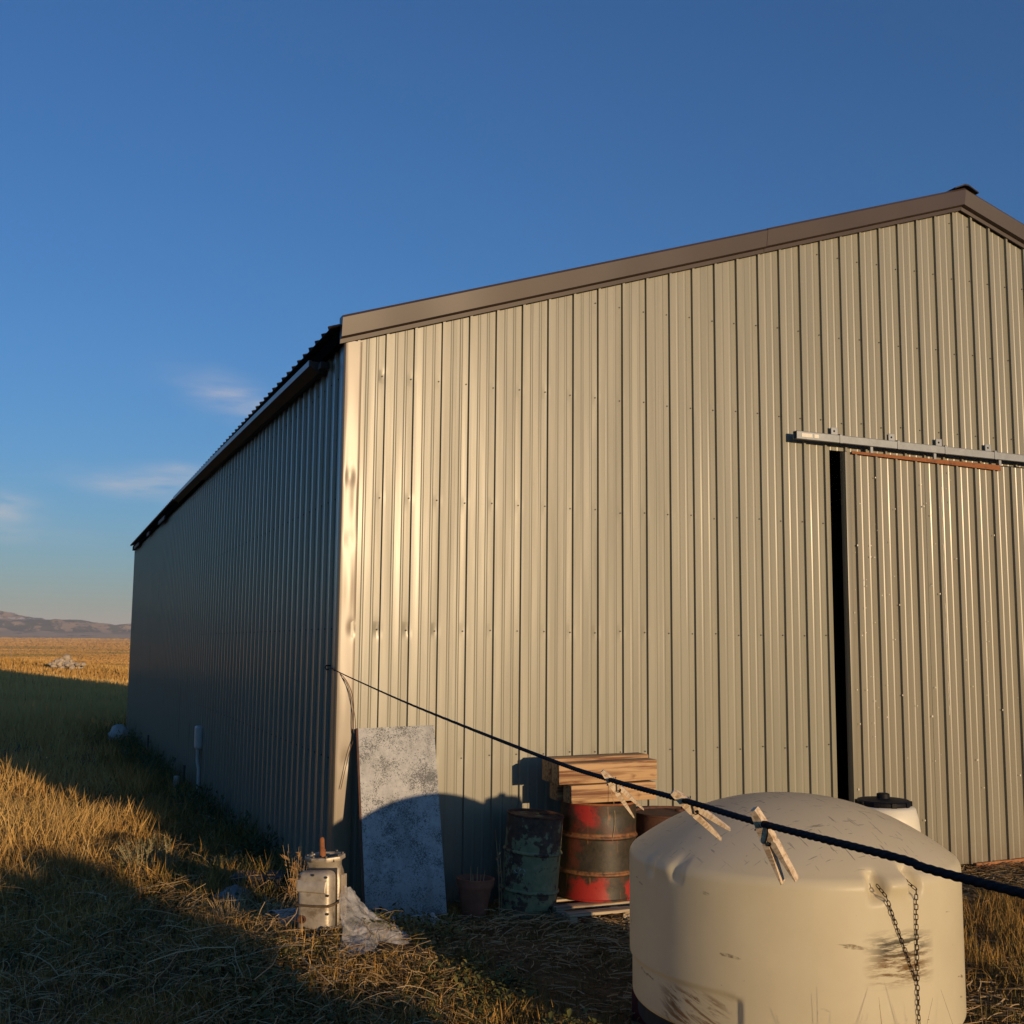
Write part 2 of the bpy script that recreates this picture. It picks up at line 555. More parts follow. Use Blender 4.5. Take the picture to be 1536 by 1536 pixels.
def make_tank():
    t = NT('aged_white_poly')
    x, y, z = t.sep()                                  # object space: origin at tank centre on its base
    ang = t.math('ARCTAN2', y, x)
    n1 = t.noise(3.5, 5, 0.6)
    n2 = t.noise(40, 5, 0.65)
    c = t.ramp(n1, [(0.3, (0.80, 0.72, 0.50)), (0.7, (0.87, 0.79, 0.56))])
    # grime settled on the dome
    c = t.mix(t.math('MULTIPLY', t.ramp(z, [(0.69, 0.0), (0.76, 0.42)]), t.ramp(n1, [(0.3, 0.45), (0.7, 0.9)])), c, (0.70, 0.64, 0.53))
    # rub marks behind the chain: horizontal streaks
    vv = t.n.new('ShaderNodeCombineXYZ')
    t.l.new(t.math('MULTIPLY', ang, 5.0), vv.inputs[0])
    t.l.new(t.math('MULTIPLY', z, 42.0), vv.inputs[1])
    st = t.noise(1.0, 5, 0.7, vv.outputs[0])
    zone = t.math('MULTIPLY', t.band(ang, -1.83, -1.33, 0.14), t.band(z, 0.25, 0.50, 0.06))
    up_ = t.band(z, 0.36, 0.52, 0.05)
    f = t.math('MULTIPLY', zone, t.ramp(st, [(0.44, 0.0), (0.56, 0.95)]))
    c = t.mix(f, c, t.mix(up_, (0.20, 0.10, 0.025), (0.075, 0.065, 0.045)))
    # rust scuffs on the recessed skirt and a few long scratches
    zone2 = t.math('MULTIPLY', t.band(ang, -3.10, -2.52, 0.15), t.band(z, -0.02, 0.19, 0.04))
    v4 = t.n.new('ShaderNodeCombineXYZ')
    t.l.new(t.math('ADD', t.math('MULTIPLY', ang, 6.0), t.math('MULTIPLY', z, 5.0)), v4.inputs[0])
    t.l.new(t.math('ADD', t.math('MULTIPLY', z, 34.0), t.math('MULTIPLY', ang, 9.0)), v4.inputs[1])
    sk = t.noise(1.0, 5, 0.72, v4.outputs[0], 0.5)
    c = t.mix(t.math('MULTIPLY', zone2, t.ramp(sk, [(0.48, 0.0), (0.58, 0.85)])), c, (0.26, 0.12, 0.03))
    v3 = t.n.new('ShaderNodeCombineXYZ')
    t.l.new(t.math('MULTIPLY', ang, 2.4), v3.inputs[0])
    t.l.new(t.math('ADD', t.math('MULTIPLY', z, 17.0), t.math('MULTIPLY', ang, 2.2)), v3.inputs[1])
    sc = t.noise(1.0, 3, 0.6, v3.outputs[0], 0.3)
    scr = t.math('MULTIPLY', t.ramp(sc, [(0.66, 0.0), (0.685, 0.8)]), t.ramp(n2, [(0.4, 0.15), (0.6, 1.0)]))
    c = t.mix(t.math('MULTIPLY', scr, t.ramp(z, [(0.6, 1.0), (0.66, 0.0)])), c, (0.22, 0.15, 0.06))
    # specks
    c = t.mix(t.ramp(n2, [(0.70, 0.0), (0.75, 0.55)]), c, (0.20, 0.15, 0.09))
    # fine scratches on the dome
    ds = t.noise(1.0, 3, 0.6, t.coords((60, 7, 4), rot=(0, 0, 0.7)))
    ds2 = t.noise(1.0, 3, 0.6, t.coords((9, 75, 4), rot=(0, 0, 0.35)))
    dd = t.math('MAXIMUM', t.ramp(ds, [(0.64, 0.0), (0.67, 0.55)]), t.ramp(ds2, [(0.65, 0.0), (0.68, 0.55)]))
    c = t.mix(t.math('MULTIPLY', dd, t.ramp(z, [(0.70, 0.0), (0.76, 1.0)])), c, (0.14, 0.12, 0.10))
    t.set(base=c, rough=0.42, spec=0.45)
    t.bump(n1, 0.06, 0.03)
    # the hollow shell lets some daylight through
    tl = t.n.new('ShaderNodeBsdfTranslucent')
    t.l.new(t.mix(1.0, c, (1.0, 0.93, 0.80), 'MULTIPLY'), tl.inputs['Color'])
    mx = t.n.new('ShaderNodeMixShader')
    mx.inputs[0].default_value = 0.44
    t.l.new(t.b.outputs[0], mx.inputs[1])
    t.l.new(tl.outputs[0], mx.inputs[2])
    t.l.new(mx.outputs[0], t.n['Material Output'].inputs['Surface'])
    return t.m


M['tank'] = make_tank()
M['tank_neck'] = simple('white_poly_neck', (0.66, 0.61, 0.47), 0.42, 0.05, 5)


def make_alu():
    t = NT('dirty_cast_aluminium')
    n1 = t.noise(7, 5, 0.65)
    n2 = t.noise(45, 4, 0.6)
    c = t.ramp(n1, [(0.35, (0.32, 0.265, 0.19)), (0.65, (0.52, 0.45, 0.34))])
    c = t.mix(t.ramp(t.noise(10, 5, 0.7, t.coords(loc=(5, 3, 1))), [(0.52, 0.0), (0.66, 0.75)]), c, (0.16, 0.10, 0.045))
    t.set(base=c, rough=0.45, metal=0.3)
    t.bump(n2, 0.25, 0.006)
    return t.m


M['alu'] = make_alu()


def make_plastic_film():
    t = NT('clear_plastic_film')
    tr = t.n.new('ShaderNodeBsdfTransparent')
    mx = t.n.new('ShaderNodeMixShader')
    f = t.noise(11, 4, 0.6)
    t.set(base=(0.80, 0.77, 0.71), rough=0.16, spec=0.9)
    t.bump(t.noise(16, 3, 0.5), 0.15, 0.02)
    t.l.new(t.ramp(f, [(0.32, 0.16), (0.68, 0.55)]), mx.inputs[0])
    t.l.new(tr.outputs[0], mx.inputs[1])
    t.l.new(t.b.outputs[0], mx.inputs[2])
    t.l.new(mx.outputs[0], t.n['Material Output'].inputs['Surface'])
    return t.m


M['film'] = make_plastic_film()


def make_rope():
    t = NT('black_twisted_rope')
    t.set(base=(0.008, 0.008, 0.010), rough=0.8, spec=0.2)
    t.bump(t.noise(900, 2, 0.5), 0.3, 0.0005)
    return t.m


M['rope'] = make_rope()
M['cord'] = simple('brown_cord', (0.16, 0.085, 0.045), 0.7, 0.2, 30)
M['chain'] = simple('rusty_chain', (0.035, 0.02, 0.016), 0.6, 0.4, 60, metal=0.4)


def make_grass(name, stops):
    t = NT(name)
    a = t.attr('tint')
    t.set(base=t.ramp(a, stops), rough=0.75, spec=0.2)
    return t.m


GR = [(0.0, (0.055, 0.070, 0.024)), (0.28, (0.125, 0.125, 0.038)), (0.50, (0.24, 0.165, 0.045)), (0.75, (0.45, 0.235, 0.058)), (1.0, (0.58, 0.37, 0.125))]
M['grass'] = make_grass('meadow_grass', GR)
M['straw'] = make_grass('straw', [(0.0, (0.15, 0.09, 0.038)), (0.4, (0.33, 0.20, 0.080)), (1.0, (0.55, 0.42, 0.23))])
M['sage'] = simple('sage_leaf', (0.20, 0.19, 0.09), 0.8, 0.25, 30)


def make_ground():
    t = NT('dry_ground')
    n1 = t.noise(0.9, 6, 0.6)
    n2 = t.noise(9, 6, 0.7)
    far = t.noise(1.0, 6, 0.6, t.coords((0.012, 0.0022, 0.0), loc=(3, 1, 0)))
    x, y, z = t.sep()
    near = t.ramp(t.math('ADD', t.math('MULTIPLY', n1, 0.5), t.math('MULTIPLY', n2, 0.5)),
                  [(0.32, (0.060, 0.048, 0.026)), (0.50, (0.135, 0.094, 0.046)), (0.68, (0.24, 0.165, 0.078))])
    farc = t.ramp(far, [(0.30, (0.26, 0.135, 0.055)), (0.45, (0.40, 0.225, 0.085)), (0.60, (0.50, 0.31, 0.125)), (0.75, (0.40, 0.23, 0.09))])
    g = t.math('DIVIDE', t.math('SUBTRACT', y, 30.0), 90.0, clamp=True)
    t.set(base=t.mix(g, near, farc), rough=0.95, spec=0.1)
    h1 = t.noise(30, 6, 0.75)
    h2 = t.noise(0.35, 8, 0.8)
    h = t.math('ADD', t.math('MULTIPLY', h1, 0.03), t.math('MULTIPLY', t.math('MULTIPLY', h2, 4.5), g))
    t.bump(h, 1.0, 1.0)
    return t.m


M['ground'] = make_ground()


def make_mountain():
    t = NT('mountain_slopes')
    x, y, z = t.sep()
    f = t.noise(1.0, 6, 0.62, t.coords((0.0075, 0.0022, 0.012), loc=(0.3, 0.7, 0.2)), 0.6)
    h = t.math('DIVIDE', z, 260.0)
    wood = t.math('MULTIPLY', t.ramp(f, [(0.46, 0.0), (0.52, 1.0)]), t.band(h, 0.20, 1.0, 0.10))
    strip = t.math('MULTIPLY', t.ramp(t.noise(1.0, 5, 0.6, t.coords((0.005, 0.0025, 0.03), loc=(9, 2, 4))), [(0.56, 0.0), (0.60, 0.8)]), t.band(h, -0.2, 0.30, 0.05))
    tan = t.ramp(t.noise(0.002, 5, 0.6), [(0.3, (0.38, 0.25, 0.17)), (0.7, (0.50, 0.34, 0.22))])
    c = t.mix(t.math('MAXIMUM', wood, strip), tan, (0.070, 0.080, 0.085))
    snow = t.math('MULTIPLY', t.ramp(t.noise(1.0, 4, 0.6, t.coords((0.012, 0.004, 0.02))), [(0.54, 0.0), (0.60, 0.9)]), t.ramp(h, [(0.62, 0.0), (0.80, 1.0)]))
    c = t.mix(snow, c, (0.75, 0.75, 0.78))
    t.set(base=c, rough=0.95, spec=0.1)
    return t.m


M['mountain'] = make_mountain()

# ------------------------------------------------------------------ terrain
_gy = [-400, -60, 0, 4, 10, 20, 29, 50, 68, 84, 100, 112, 135, 200, 400, 900, 2500, 5000, 8000, 9500, 40000]
_gz = [1.0, 0.6, 0.16, 0.04, 0.0, -0.16, -0.31, -0.55, -0.62, -0.45, -0.20, -0.12, -0.55, -3.2, -10, -16, -17, 2, 26, -10, -10]


def ground_z(x, y, rough=True):
    z = float(np.interp(y, _gy, _gz))
    w = sstep(30, 70, y) * (1 - sstep(150, 400, y))
    z -= w * max(min(0.085 * (x - 1.2), 1.2), -1.2)
    z += 0.17 * math.exp(-((x - 1.7) / 0.7) ** 2 - ((y - 6.85) / 0.75) ** 2) - 0.05 * sstep(5.2, 6.4, x) * (1 - sstep(14.5, 16, x)) * (1 - sstep(8.3, 9, y))
    if rough:
        z += 0.035 * nz(x * 0.45, y * 0.45, 3.1) + 0.012 * nz(x * 1.9, y * 1.9, 7.7)
        z += 1.6 * sstep(250, 900, y) * nz(x * 0.004, y * 0.0016, 1.7)
    return z


def build_ground():
    ys = [-400, -200, -100, -50, -25, -12, -6]
    y = -4.0
    while y < 14:
        ys.append(y)
        y += 0.22
    while y < 40000:
        ys.append(y)
        y *= 1.035
    ys.append(40000)
    us = sorted(set([-1.0, -0.8, -0.6] + list(np.linspace(-0.5, 0.9, 71)) + list(np.linspace(0.9, 3, 16))))
    rows = []
    for y in ys:
        wdt = max(abs(y), 9.0)
        rows.append([(u * wdt, y, ground_z(u * wdt, y)) for u in us])
    # wide apron on both sides
    for i, y in enumerate(ys):
        rows[i] = [(-max(40000, 1), y, ground_z(0, y, False))] + rows[i] + [(40000, y, ground_z(0, y, False))]
    mb = MB()
    mb.grid(rows)
    mb.f = [tuple(reversed(f)) for f in mb.f]
    return mb.build('ground', M['ground'], smooth=60, kind='structure')


build_ground()


def build_mountains():
    mb = MB()
    rows = []
    azs = list(np.arange(-40, -7, 0.6)) + list(np.arange(-7, 9, 0.11)) + list(np.arange(9, 42, 0.6))
    for i in range(136):
        r = 7200 + 5200 * (i / 135)
        row = []
        for az in azs:
            az = math.radians(az)
            x, y = r * math.sin(az), r * math.cos(az)
            t = sstep(8200, 10600, r) * (1 - 0.75 * sstep(10900, 12300, r))
            # the crest drops from west to east over the part in view
            d = math.degrees(az)
            env = 1.0 - 0.42 * sstep(-3.2, 3.2, d) + 0.25 * sstep(-6, -16, d) + 0.10 * math.sin(d * 0.9)
            rid = 0
            for o, (fq, am) in enumerate(((0.00042, 1.0), (0.0009, 0.55), (0.002, 0.28), (0.0045, 0.12), (0.009, 0.06))):
                rid += am * (1 - abs(2 * nz(x * fq + 11.3, y * fq + 4.2, 2.0 + o)))
            z = -8 + 70 * sstep(7200, 9600, r) + t * env * (16 + 118 * max(rid, 0)) * 0.86 + (10 + 26 * sstep(8200, 9800, r)) * sstep(7300, 8000, r) * (nz(x * 0.0021, y * 0.0028, 9.1) + 0.6 * nz(x * 0.005, y * 0.0062, 4.1) + 0.32 * nz(x * 0.012, y * 0.013, 2.1))
            row.append((x, y, z))
        rows.append(row)
    mb.grid(rows)
    mb.f = [tuple(reversed(f)) for f in mb.f]
    mb.build('mountain_range', M['mountain'], smooth=60, kind='structure')
    mb = MB()
    rows = []
    for i in range(14):
        r = 19000 + 5000 * i / 13
        row = []
        for j in range(160):
            az = math.radians(-40 + 82 * j / 159)
            x, y = r * math.sin(az), r * math.cos(az)
            d = math.degrees(az)
            t = math.sin(math.pi * min(i / 13 * 0.62 + 0.0, 1))
            bell = math.exp(-((d - 4.2) / 2.2) ** 2) * 1.0 + 0.75 * math.exp(-((d + 14) / 5) ** 2) + 0.5
            row.append((x, y, -40 + t * (300 * bell + 90 * nz(x * 0.0003, y * 0.0003, 5))))
        rows.append(row)
    mb.grid(rows)
    mb.f = [tuple(reversed(f)) for f in mb.f]
    mb.build('far_hills', M['mountain'], smooth=60, kind='structure')


build_mountains()

# ------------------------------------------------------------------ the metal building
BX0, BX1, BY0, BY1 = 2.03, 14.27, 8.26, 29.66
PEAK_X = (BX0 + BX1) / 2
EAVE_Z, SLOPE = 4.245, 0.3295
RIB = 0.2286
RIB0 = 2.345                                   # x of a rib on the front wall
ROWS = [0.10, 1.10, 2.061, 3.054, 4.0, 4.80, 5.55]
DOOR_X0, DOOR_X1, DOOR_TOP = 6.585, 9.72, 3.71
OPEN_X0, OPEN_X1, OPEN_TOP = 6.515, 9.79, 3.735


def rake_z(x):
    return EAVE_Z + SLOPE * (min(x, 2 * PEAK_X - x) - BX0)


barn = thing('pole_barn', (PEAK_X, BY0, 0), 'long tan ribbed metal barn with brown gable trim and a sliding door', 'barn')
BO = Vector((PEAK_X, BY0, 0))


def to_barn(me):
    me.transform(Matrix.Translation(-BO))
    return me


def rib_profile(s0, s1, phase, detail=True):
    """(s, height) over s0..s1 for ribs at phase + k * RIB"""
    base = [(-0.0155, 0), (-0.0105, 0.0250), (0.0105, 0.0250), (0.0155, 0)]
    if detail:
        base += [(0.0625, 0), (0.0720, 0.0027), (0.0800, 0.0027), (0.0895, 0), (0.1135, 0), (0.1390, 0), (0.1485, 0.0027), (0.1565, 0.0027), (0.1660, 0), (0.190, 0), (0.199, 0)]
    k0 = int(math.floor((s0 - phase) / RIB)) - 1
    pts = []
    for k in range(k0, k0 + int((s1 - s0) / RIB) + 4):
        for ds, h in base:
            pts.append((phase + k * RIB + ds, h))

    def at(s):
        for (a, ha), (b, hb) in zip(pts, pts[1:]):
            if a <= s <= b:
                return ha + (hb - ha) * (s - a) / max(b - a, 1e-9)
        return 0
    out = [(s0, at(s0))] + [p for p in pts if s0 + 1e-4 < p[0] < s1 - 1e-4] + [(s1, at(s1))]
    return out


def panel_mesh(name, s0, s1, phase, zlo, ztop, frame, dents=0.0, seed=0, detail=True, zstep=0.35, lap=0.0):
    """a ribbed sheet; frame = (origin, along, upward, outward)"""
    o, ax, ay, az = [Vector(v) for v in frame]
    prof = rib_profile(s0, s1, phase, detail)
    zmin_top = min(ztop(s) for s, _ in prof)
    lev = set()
    z = zlo
    while z < zmin_top - 0.06:
        lev.add(round(z, 4))
        z += zstep
    if dents > 0:
        for r in ROWS:
            for d in (-0.11, -0.055, -0.025, 0, 0.025, 0.055, 0.11):
                if zlo + 0.01 < r + d < zmin_top - 0.05:
                    lev.add(round(r + d, 4))
    lev = sorted(lev)
    rows = []
    for i, zz in enumerate(lev + [None]):
        row = []
        for s, h in prof:
            zc = ztop(s) if zz is None else zz
            d = h
            if dents > 0:
                flat = 1 - min(h / 0.006, 1)
                d += flat * dents * (0.0027 * nz(s * 4.6, zc * 0.5, seed) + 0.0013 * nz(s * 10, zc * 0.4, seed + 9))
                k = round((s + 0.0305 - phase) / RIB)
                ds = s + 0.0305 - phase - k * RIB
                for r in ROWS:
                    if abs(zc - r) < 0.13:
                        wgt = dents * max(0.35, 1.0 - 0.25 * abs(k)) * (1.3 if r < 2.5 else 0.8) * (0.15 + 1.7 * abs(math.sin(k * 12.9898 + r * 78.233 + seed)))
                        d -= 0.0024 * wgt * math.exp(-(ds / 0.020) ** 2 - ((zc - r) / 0.045) ** 2)
            row.append(o + ax * s + ay * zc + az * (d + lap))
        rows.append(row)
    mb = MB()
    mb.grid(rows)
    return mb.mesh(name, 8)


def add_part(name, me, material, parent=barn, kind=None):
    return link_mesh(name, to_barn(me), material, parent, kind)


FRONT = ((0, BY0, 0), (1, 0, 0), (0, 0, 1), (0, -1, 0))
# front sheets, 36 inch wide, cut by the rake and by the doorway
edges = [BX0 + 0.02]
x = RIB0 + 0.115 + RIB * 2
while x < BX1 - 0.1:
    edges.append(x)
    x += RIB * 4
edges.append(BX1 - 0.02)
pieces = []
for a, b in zip(edges, edges[1:]):
    cuts = sorted({a, b} | {c for c in (OPEN_X0, OPEN_X1) if a < c < b})
    pieces += list(zip(cuts, cuts[1:]))
for i, (a, b) in enumerate(pieces):
    mid = (a + b) / 2
    zlo = OPEN_TOP if OPEN_X0 < mid < OPEN_X1 else -0.12
    me = panel_mesh('wall_panel', a, b, RIB0, zlo, lambda s: rake_z(s), FRONT, dents=max(0.35, 1.25 - 0.14 * max(mid - 2, 0)), seed=0.0, zstep=0.14, lap=0.0008 * (i % 2))
    add_part('wall_panel', me, M['siding'])

# long west side, rear and east side
SIDE = ((BX0, 0, 0), (0, 1, 0), (0, 0, 1), (-1, 0, 0))
edges = [BY0 + 0.02]
y = BY0 + 0.115 + RIB * 3
while y < BY1 - 0.1:
    edges.append(y)
    y += RIB * 4
edges.append(BY1 - 0.02)
for i, (a, b) in enumerate(zip(edges, edges[1:])):
    me = panel_mesh('wall_panel', a, b, BY0 + 0.05, -0.55, lambda s: EAVE_Z, SIDE, dents=0.55, seed=40.0, detail=a < 19, zstep=0.6, lap=0.0008 * (i % 2))
    me.flip_normals()
    add_part('wall_panel', me, M['side_siding'])
EAST = ((BX1, 0, 0), (0, 1, 0), (0, 0, 1), (1, 0, 0))
for a, b in zip(edges, edges[1:]):
    add_part('wall_panel', panel_mesh('wall_panel', a, b, BY0 + 0.05, -0.55, lambda s: EAVE_Z + 0.125, EAST, detail=False, zstep=9), M['siding'])
REAR = ((0, BY1, 0), (1, 0, 0), (0, 0, 1), (0, 1, 0))
x = BX0 + 0.02
while x < BX1 - 0.05:
    x2 = min(x + RIB * 4, BX1 - 0.02)
    add_part('wall_panel', panel_mesh('wall_panel', x, x2, RIB0, -0.75, lambda s: rake_z(s) + 0.075, REAR, detail=False, zstep=9), M['siding'])
    x = x2

# roof sheets
ca, sa = 1 / math.hypot(1, SLOPE), SLOPE / math.hypot(1, SLOPE)
RLEN = (PEAK_X - BX0 + 0.13) / ca
for side in (1, -1):
    ox = BX0 - 0.13 if side == 1 else BX1 + 0.13
    fr = ((ox, 0, EAVE_Z + 0.090), (0, 1, 0), (side * ca, 0, sa), (-side * sa, 0, ca))
    y = BY0 - 0.05
    while y < BY1 + 0.05:
        y2 = min(y + RIB * 4, BY1 + 0.08)
        me = panel_mesh('roof_panel', y, y2, BY0 + 0.06, 0.0, lambda s: RLEN, fr, detail=False, zstep=9)
        bm = bmesh.new()
        bm.from_mesh(me)
        ret = bmesh.ops.solidify(bm, geom=bm.faces[:], thickness=0.004)
        bm.to_mesh(me)
        bm.free()
        add_part('roof_panel', me, M['roof'])
        y = y2
# eave boards under the roof edge
for side in (1, -1):
    mb = MB()
    xx = BX0 if side == 1 else BX1
    mb.box(min(xx - side * 0.075, xx - side * 0.026), max(xx - side * 0.075, xx - side * 0.026), BY0 + 0.02, BY1 - 0.02, EAVE_Z - 0.03, EAVE_Z + 0.075)
    add_part('eave_board', mb.mesh('eave_board'), M['soffit'])


# rake trim: a folded section along each gable slope
def rake_piece(xa, xb, seed):
    sec = [(-0.005, 0.185), (-0.098, 0.185), (-0.112, 0.165), (-0.088, 0.024), (-0.046, 0.012), (-0.040, -0.020), (-0.028, -0.023), (-0.028, 0.01), (-0.005, 0.185)]
    rows = []
    n = max(3, int(abs(xb - xa) / 0.12))
    for i in range(n + 1):
        x = xa + (xb - xa) * i / n
        zz = rake_z(x)
        row = []
        for k, (dy, dz) in enumerate(sec):
            wv = 0.0035 * nz(x * 2.2, dz * 5, seed) if k in (2, 3) else 0
            row.append((x, BY0 + dy + wv, zz + dz + 0.006))
        rows.append(row)
    mb = MB()
    mb.grid(rows)
    mb.add(rows[0][:-1], [tuple(range(len(sec) - 1))])
    mb.add(rows[-1][:-1], [tuple(reversed(range(len(sec) - 1)))])
    me = mb.mesh('rake_trim', 28)
    return me


for xa, xb, sd in ((BX0 - 0.065, 5.83, 1.0), (5.815, PEAK_X - 0.002, 2.0), (PEAK_X + 0.002, 11.9, 3.0), (11.905, BX1 + 0.065, 4.0)):
    me = rake_piece(xa, xb, sd)
    if sd == 2.0:
        me.transform(Matrix.Translation((0, -0.004, 0.002)))
    add_part('rake_trim', me, M['rake'])
# ridge cap, seen end on
rc = MB()
zr = rake_z(PEAK_X) + 0.20
sec = [(-0.15, -0.035), (-0.10, -0.015), (-0.025, 0.020), (0.025, 0.020), (0.10, -0.015), (0.15, -0.035), (0.15, -0.048), (0.025, 0.006), (-0.025, 0.006), (-0.15, -0.048), (-0.15, -0.035)]
rows = [[(PEAK_X + a, yy, zr + b) for a, b in sec] for yy in (BY0 - 0.13, BY0 + 3, BY0 + 9, BY1 + 0.1)]
rc.grid(rows)
rc.add(rows[0][:-1], [tuple(range(len(sec) - 1))])
add_part('ridge_cap', rc.mesh('ridge_cap', 30), M['roof'])


# corner trim with dents; the front leg catches the sun
def corner_trim(xc, sgn):
    dn = [(0.045, 3.20, 0.034, 0.060, -0.011), (0.085, 3.02, 0.030, 0.20, 0.008), (0.05, 2.72, 0.035, 0.07, -0.006), (0.09, 2.06, 0.034, 0.05, -0.012), (0.06, 2.35, 0.03, 0.20, 0.006),
          (0.07, 1.1, 0.04, 0.06, -0.007), (0.05, 1.5, 0.04, 0.25, 0.004), (0.09, 0.95, 0.02, 0.1, 0.005), (0.05, 3.75, 0.05, 0.3, 0.004)]
    sec = [(0.115, 0.0), (0.113, 0.024)] + [(0.113 - 0.0113 * k, 0.026) for k in range(1, 10)] + [(0.0, 0.026), (-0.013, 0.024), (-0.021, 0.012), (-0.024, 0.0)]
    rows = []
    n = 170
    for i in range(n + 1):
        z = -0.12 + (EAVE_Z + 0.12) * i / n
        row = []
        for s, d in sec:
            dd = d
            if 0.005 < s < 0.11:
                dd += 0.0022 * nz(s * 9, z * 1.1, 6) * sstep(0, 0.03, s)
                for ds, dz, ws, wz, am in dn:
                    dd += am * 0.45 * math.exp(-((s - ds) / ws) ** 2 - ((z - dz) / wz) ** 2)
            row.append((xc + sgn * s, BY0 - dd, z))
        for yy in (0.04, 0.11):
            row.append((xc - sgn * 0.0245, BY0 + yy, z))
        row.append((xc - sgn * 0.002, BY0 + 0.112, z))
        rows.append(row)
    mb = MB()
    mb.grid(rows)
    if sgn > 0:
        mb.f = [tuple(reversed(f)) for f in mb.f]
    return mb.mesh('corner_trim', 35)


add_part('corner_trim', corner_trim(BX0, 1), M['trim'])
add_part('corner_trim', corner_trim(BX1, -1), M['trim'])

# hidden inside: a dirt floor line of girts so the doorway is a dark room
mb = MB()
mb.box(BX0 + 0.06, BX1 - 0.06, BY0 + 0.05, BY1 - 0.06, -0.02, 0.0)
add_part('barn_floor', mb.mesh('barn_floor'), M['interior'])
for xx in (OPEN_X0 - 0.10, OPEN_X1 + 0.02):
    mb = MB()
    mb.box(xx, xx + 0.08, BY0 + 0.006, BY0 + 0.14, 0.0, OPEN_TOP + 0.1)
    add_part('door_post', mb.mesh('door_post'), M['interior'])


# screws: thousands of small heads, one mesh per wall
def screws(sites, along, out):
    mb = MB()
    a, o = Vector(along), Vector(out)
    u = Vector((0, 0, 1))
    for p in sites:
        p = Vector(p)
        ring = [p + a * 0.0062 * math.cos(k * math.pi / 3) + u * 0.0062 * math.sin(k * math.pi / 3) for k in range(6)]
        top = [q + o * 0.006 for q in ring]
        mb.add(ring + top, [(k, (k + 1) % 6, 6 + (k + 1) % 6, 6 + k) for k in range(6)] + [tuple(range(6, 12))])
    return mb.mesh('screw')


st = []
k = 0
while RIB0 + k * RIB < BX1 - 0.1:
    s = RIB0 + k * RIB - 0.0305
    for r in ROWS + [6.1]:
        if r < rake_z(s) - 0.12 and not (OPEN_X0 - 0.02 < s < OPEN_X1 + 0.02 and r < OPEN_TOP + 0.05):
            st.append((s + random.uniform(-0.003, 0.003), BY0 - 0.001, r + random.uniform(-0.012, 0.012)))
    k += 1
add_part('screw', screws(st, (1, 0, 0), (0, -1, 0)), M['dark_steel'], kind='stuff')
st = []
k = 1
while BY0 + 0.05 + k * RIB < 20:
    for r in ROWS[:5]:
        st.append((BX0 + 0.001, BY0 + 0.05 + k * RIB - 0.03, r))
    k += 1
add_part('screw', screws(st, (0, 1, 0), (-1, 0, 0)), M['dark_steel'], kind='stuff')

# gutter along the front half of the west eave, sagging a little at its near end
GUT = [(8.86, 4.085), (11.6, 4.125), (14.4, 4.16), (17.0, 4.185), (19.2, 4.20)]
for (ya, za), (yb, zb) in zip(GUT, GUT[1:]):
    sec = [(-0.030, 0.125), (-0.140, 0.122), (-0.148, 0.132), (-0.158, 0.130), (-0.158, 0.088), (-0.150, 0.083), (-0.090, 0.045), (-0.080, 0.038), (-0.034, 0.038), (-0.034, 0.1)]
    rows = [[(BX0 + a, yy, zz + b) for a, b in sec[1:]] for yy, zz in ((ya, za), (yb + 0.012, zb))]
    mb = MB()
    mb.grid(rows)
    add_part('gutter_section', mb.mesh('gutter_section', 30), M['gutter'])
    lipm = MB()
    lipm.grid([[(BX0 + a, yy, zz + b) for a, b in ((-0.138, 0.134), (-0.1615, 0.136), (-0.1615, 0.088), (-0.1590, 0.086))] for yy, zz in ((ya + 0.004, za), (yb + 0.008, zb))])
    add_part('gutter_lip_sheen', lipm.mesh('gutter_lip_sheen'), M['gutter_lip_sheen'])  # separate strip that carries the painted sky sheen
mb = MB()
y0, z0 = GUT[0]
sec = [(-0.156, 0.13), (-0.156, 0.089), (-0.091, 0.047), (-0.080, 0.039), (-0.034, 0.039), (-0.034, 0.12)]
mb.add([(BX0 + a, y0 + 0.003, z0 + b) for a, b in sec] + [(BX0 + a, y0, z0 + b) for a, b in sec], [tuple(range(6)), tuple(range(11, 5, -1))])
add_part('gutter_end_cap', mb.mesh('gutter_end_cap'), M['dark_steel'])
mb = MB()
mb.box(BX0 - 0.10, BX0 - 0.03, 8.70, 8.80, 4.13, 4.18)
add_part('gutter_bracket', mb.mesh('gutter_bracket'), M['gutter'])
for ya, yb in ((21.2, 22.4), (24.4, 25.0), (27.2, 28.7)):          # torn remains of the rear gutter
    mb = MB()
    mb.box(BX0 - 0.11, BX0 - 0.08, ya, yb, 4.17, 4.235)
    add_part('gutter_remnant', mb.mesh('gutter_remnant'), M['gutter'])

# conduit and box on the west wall
mb = MB()
mb.box(BX0 - 0.115, BX0 - 0.02, 15.42, 15.62, 0.56, 0.86)
add_part('junction_box', mb.mesh('junction_box', 40, 0.035, 3), M['white_pvc'])
mb = MB()
mb.tube([(BX0 - 0.07, 15.52, 0.57), (BX0 - 0.07, 15.52, 0.42), (BX0 - 0.05, 15.5, 0.3), (BX0 - 0.05, 15.5, -0.25)], 0.026, 10)
add_part('conduit_pipe', mb.mesh('conduit_pipe', 50), M['white_pvc'])
mb = MB()
mb.tube([(BX0 - 0.01, 8.47, 1.785), (BX0 - 0.045, 8.47, 1.785), (BX0 - 0.055, 8.46, 1.77), (BX0 - 0.045, 8.45, 1.755), (BX0 - 0.03, 8.45, 1.76)], 0.006, 6)
mb.tube([(BX0 - 0.03, 8.45, 1.76), (BX0 - 0.035, 8.33, 1.772)], 0.004, 6)
add_part('eye_hook', mb.mesh('eye_hook', 50), M['dark_steel'])

# ------------------------------------------------------------------ sliding door and its track
door = thing('sliding_door', (DOOR_X0 - BO.x, 8.14 - BO.y, 0), None, None)
door.parent = barn


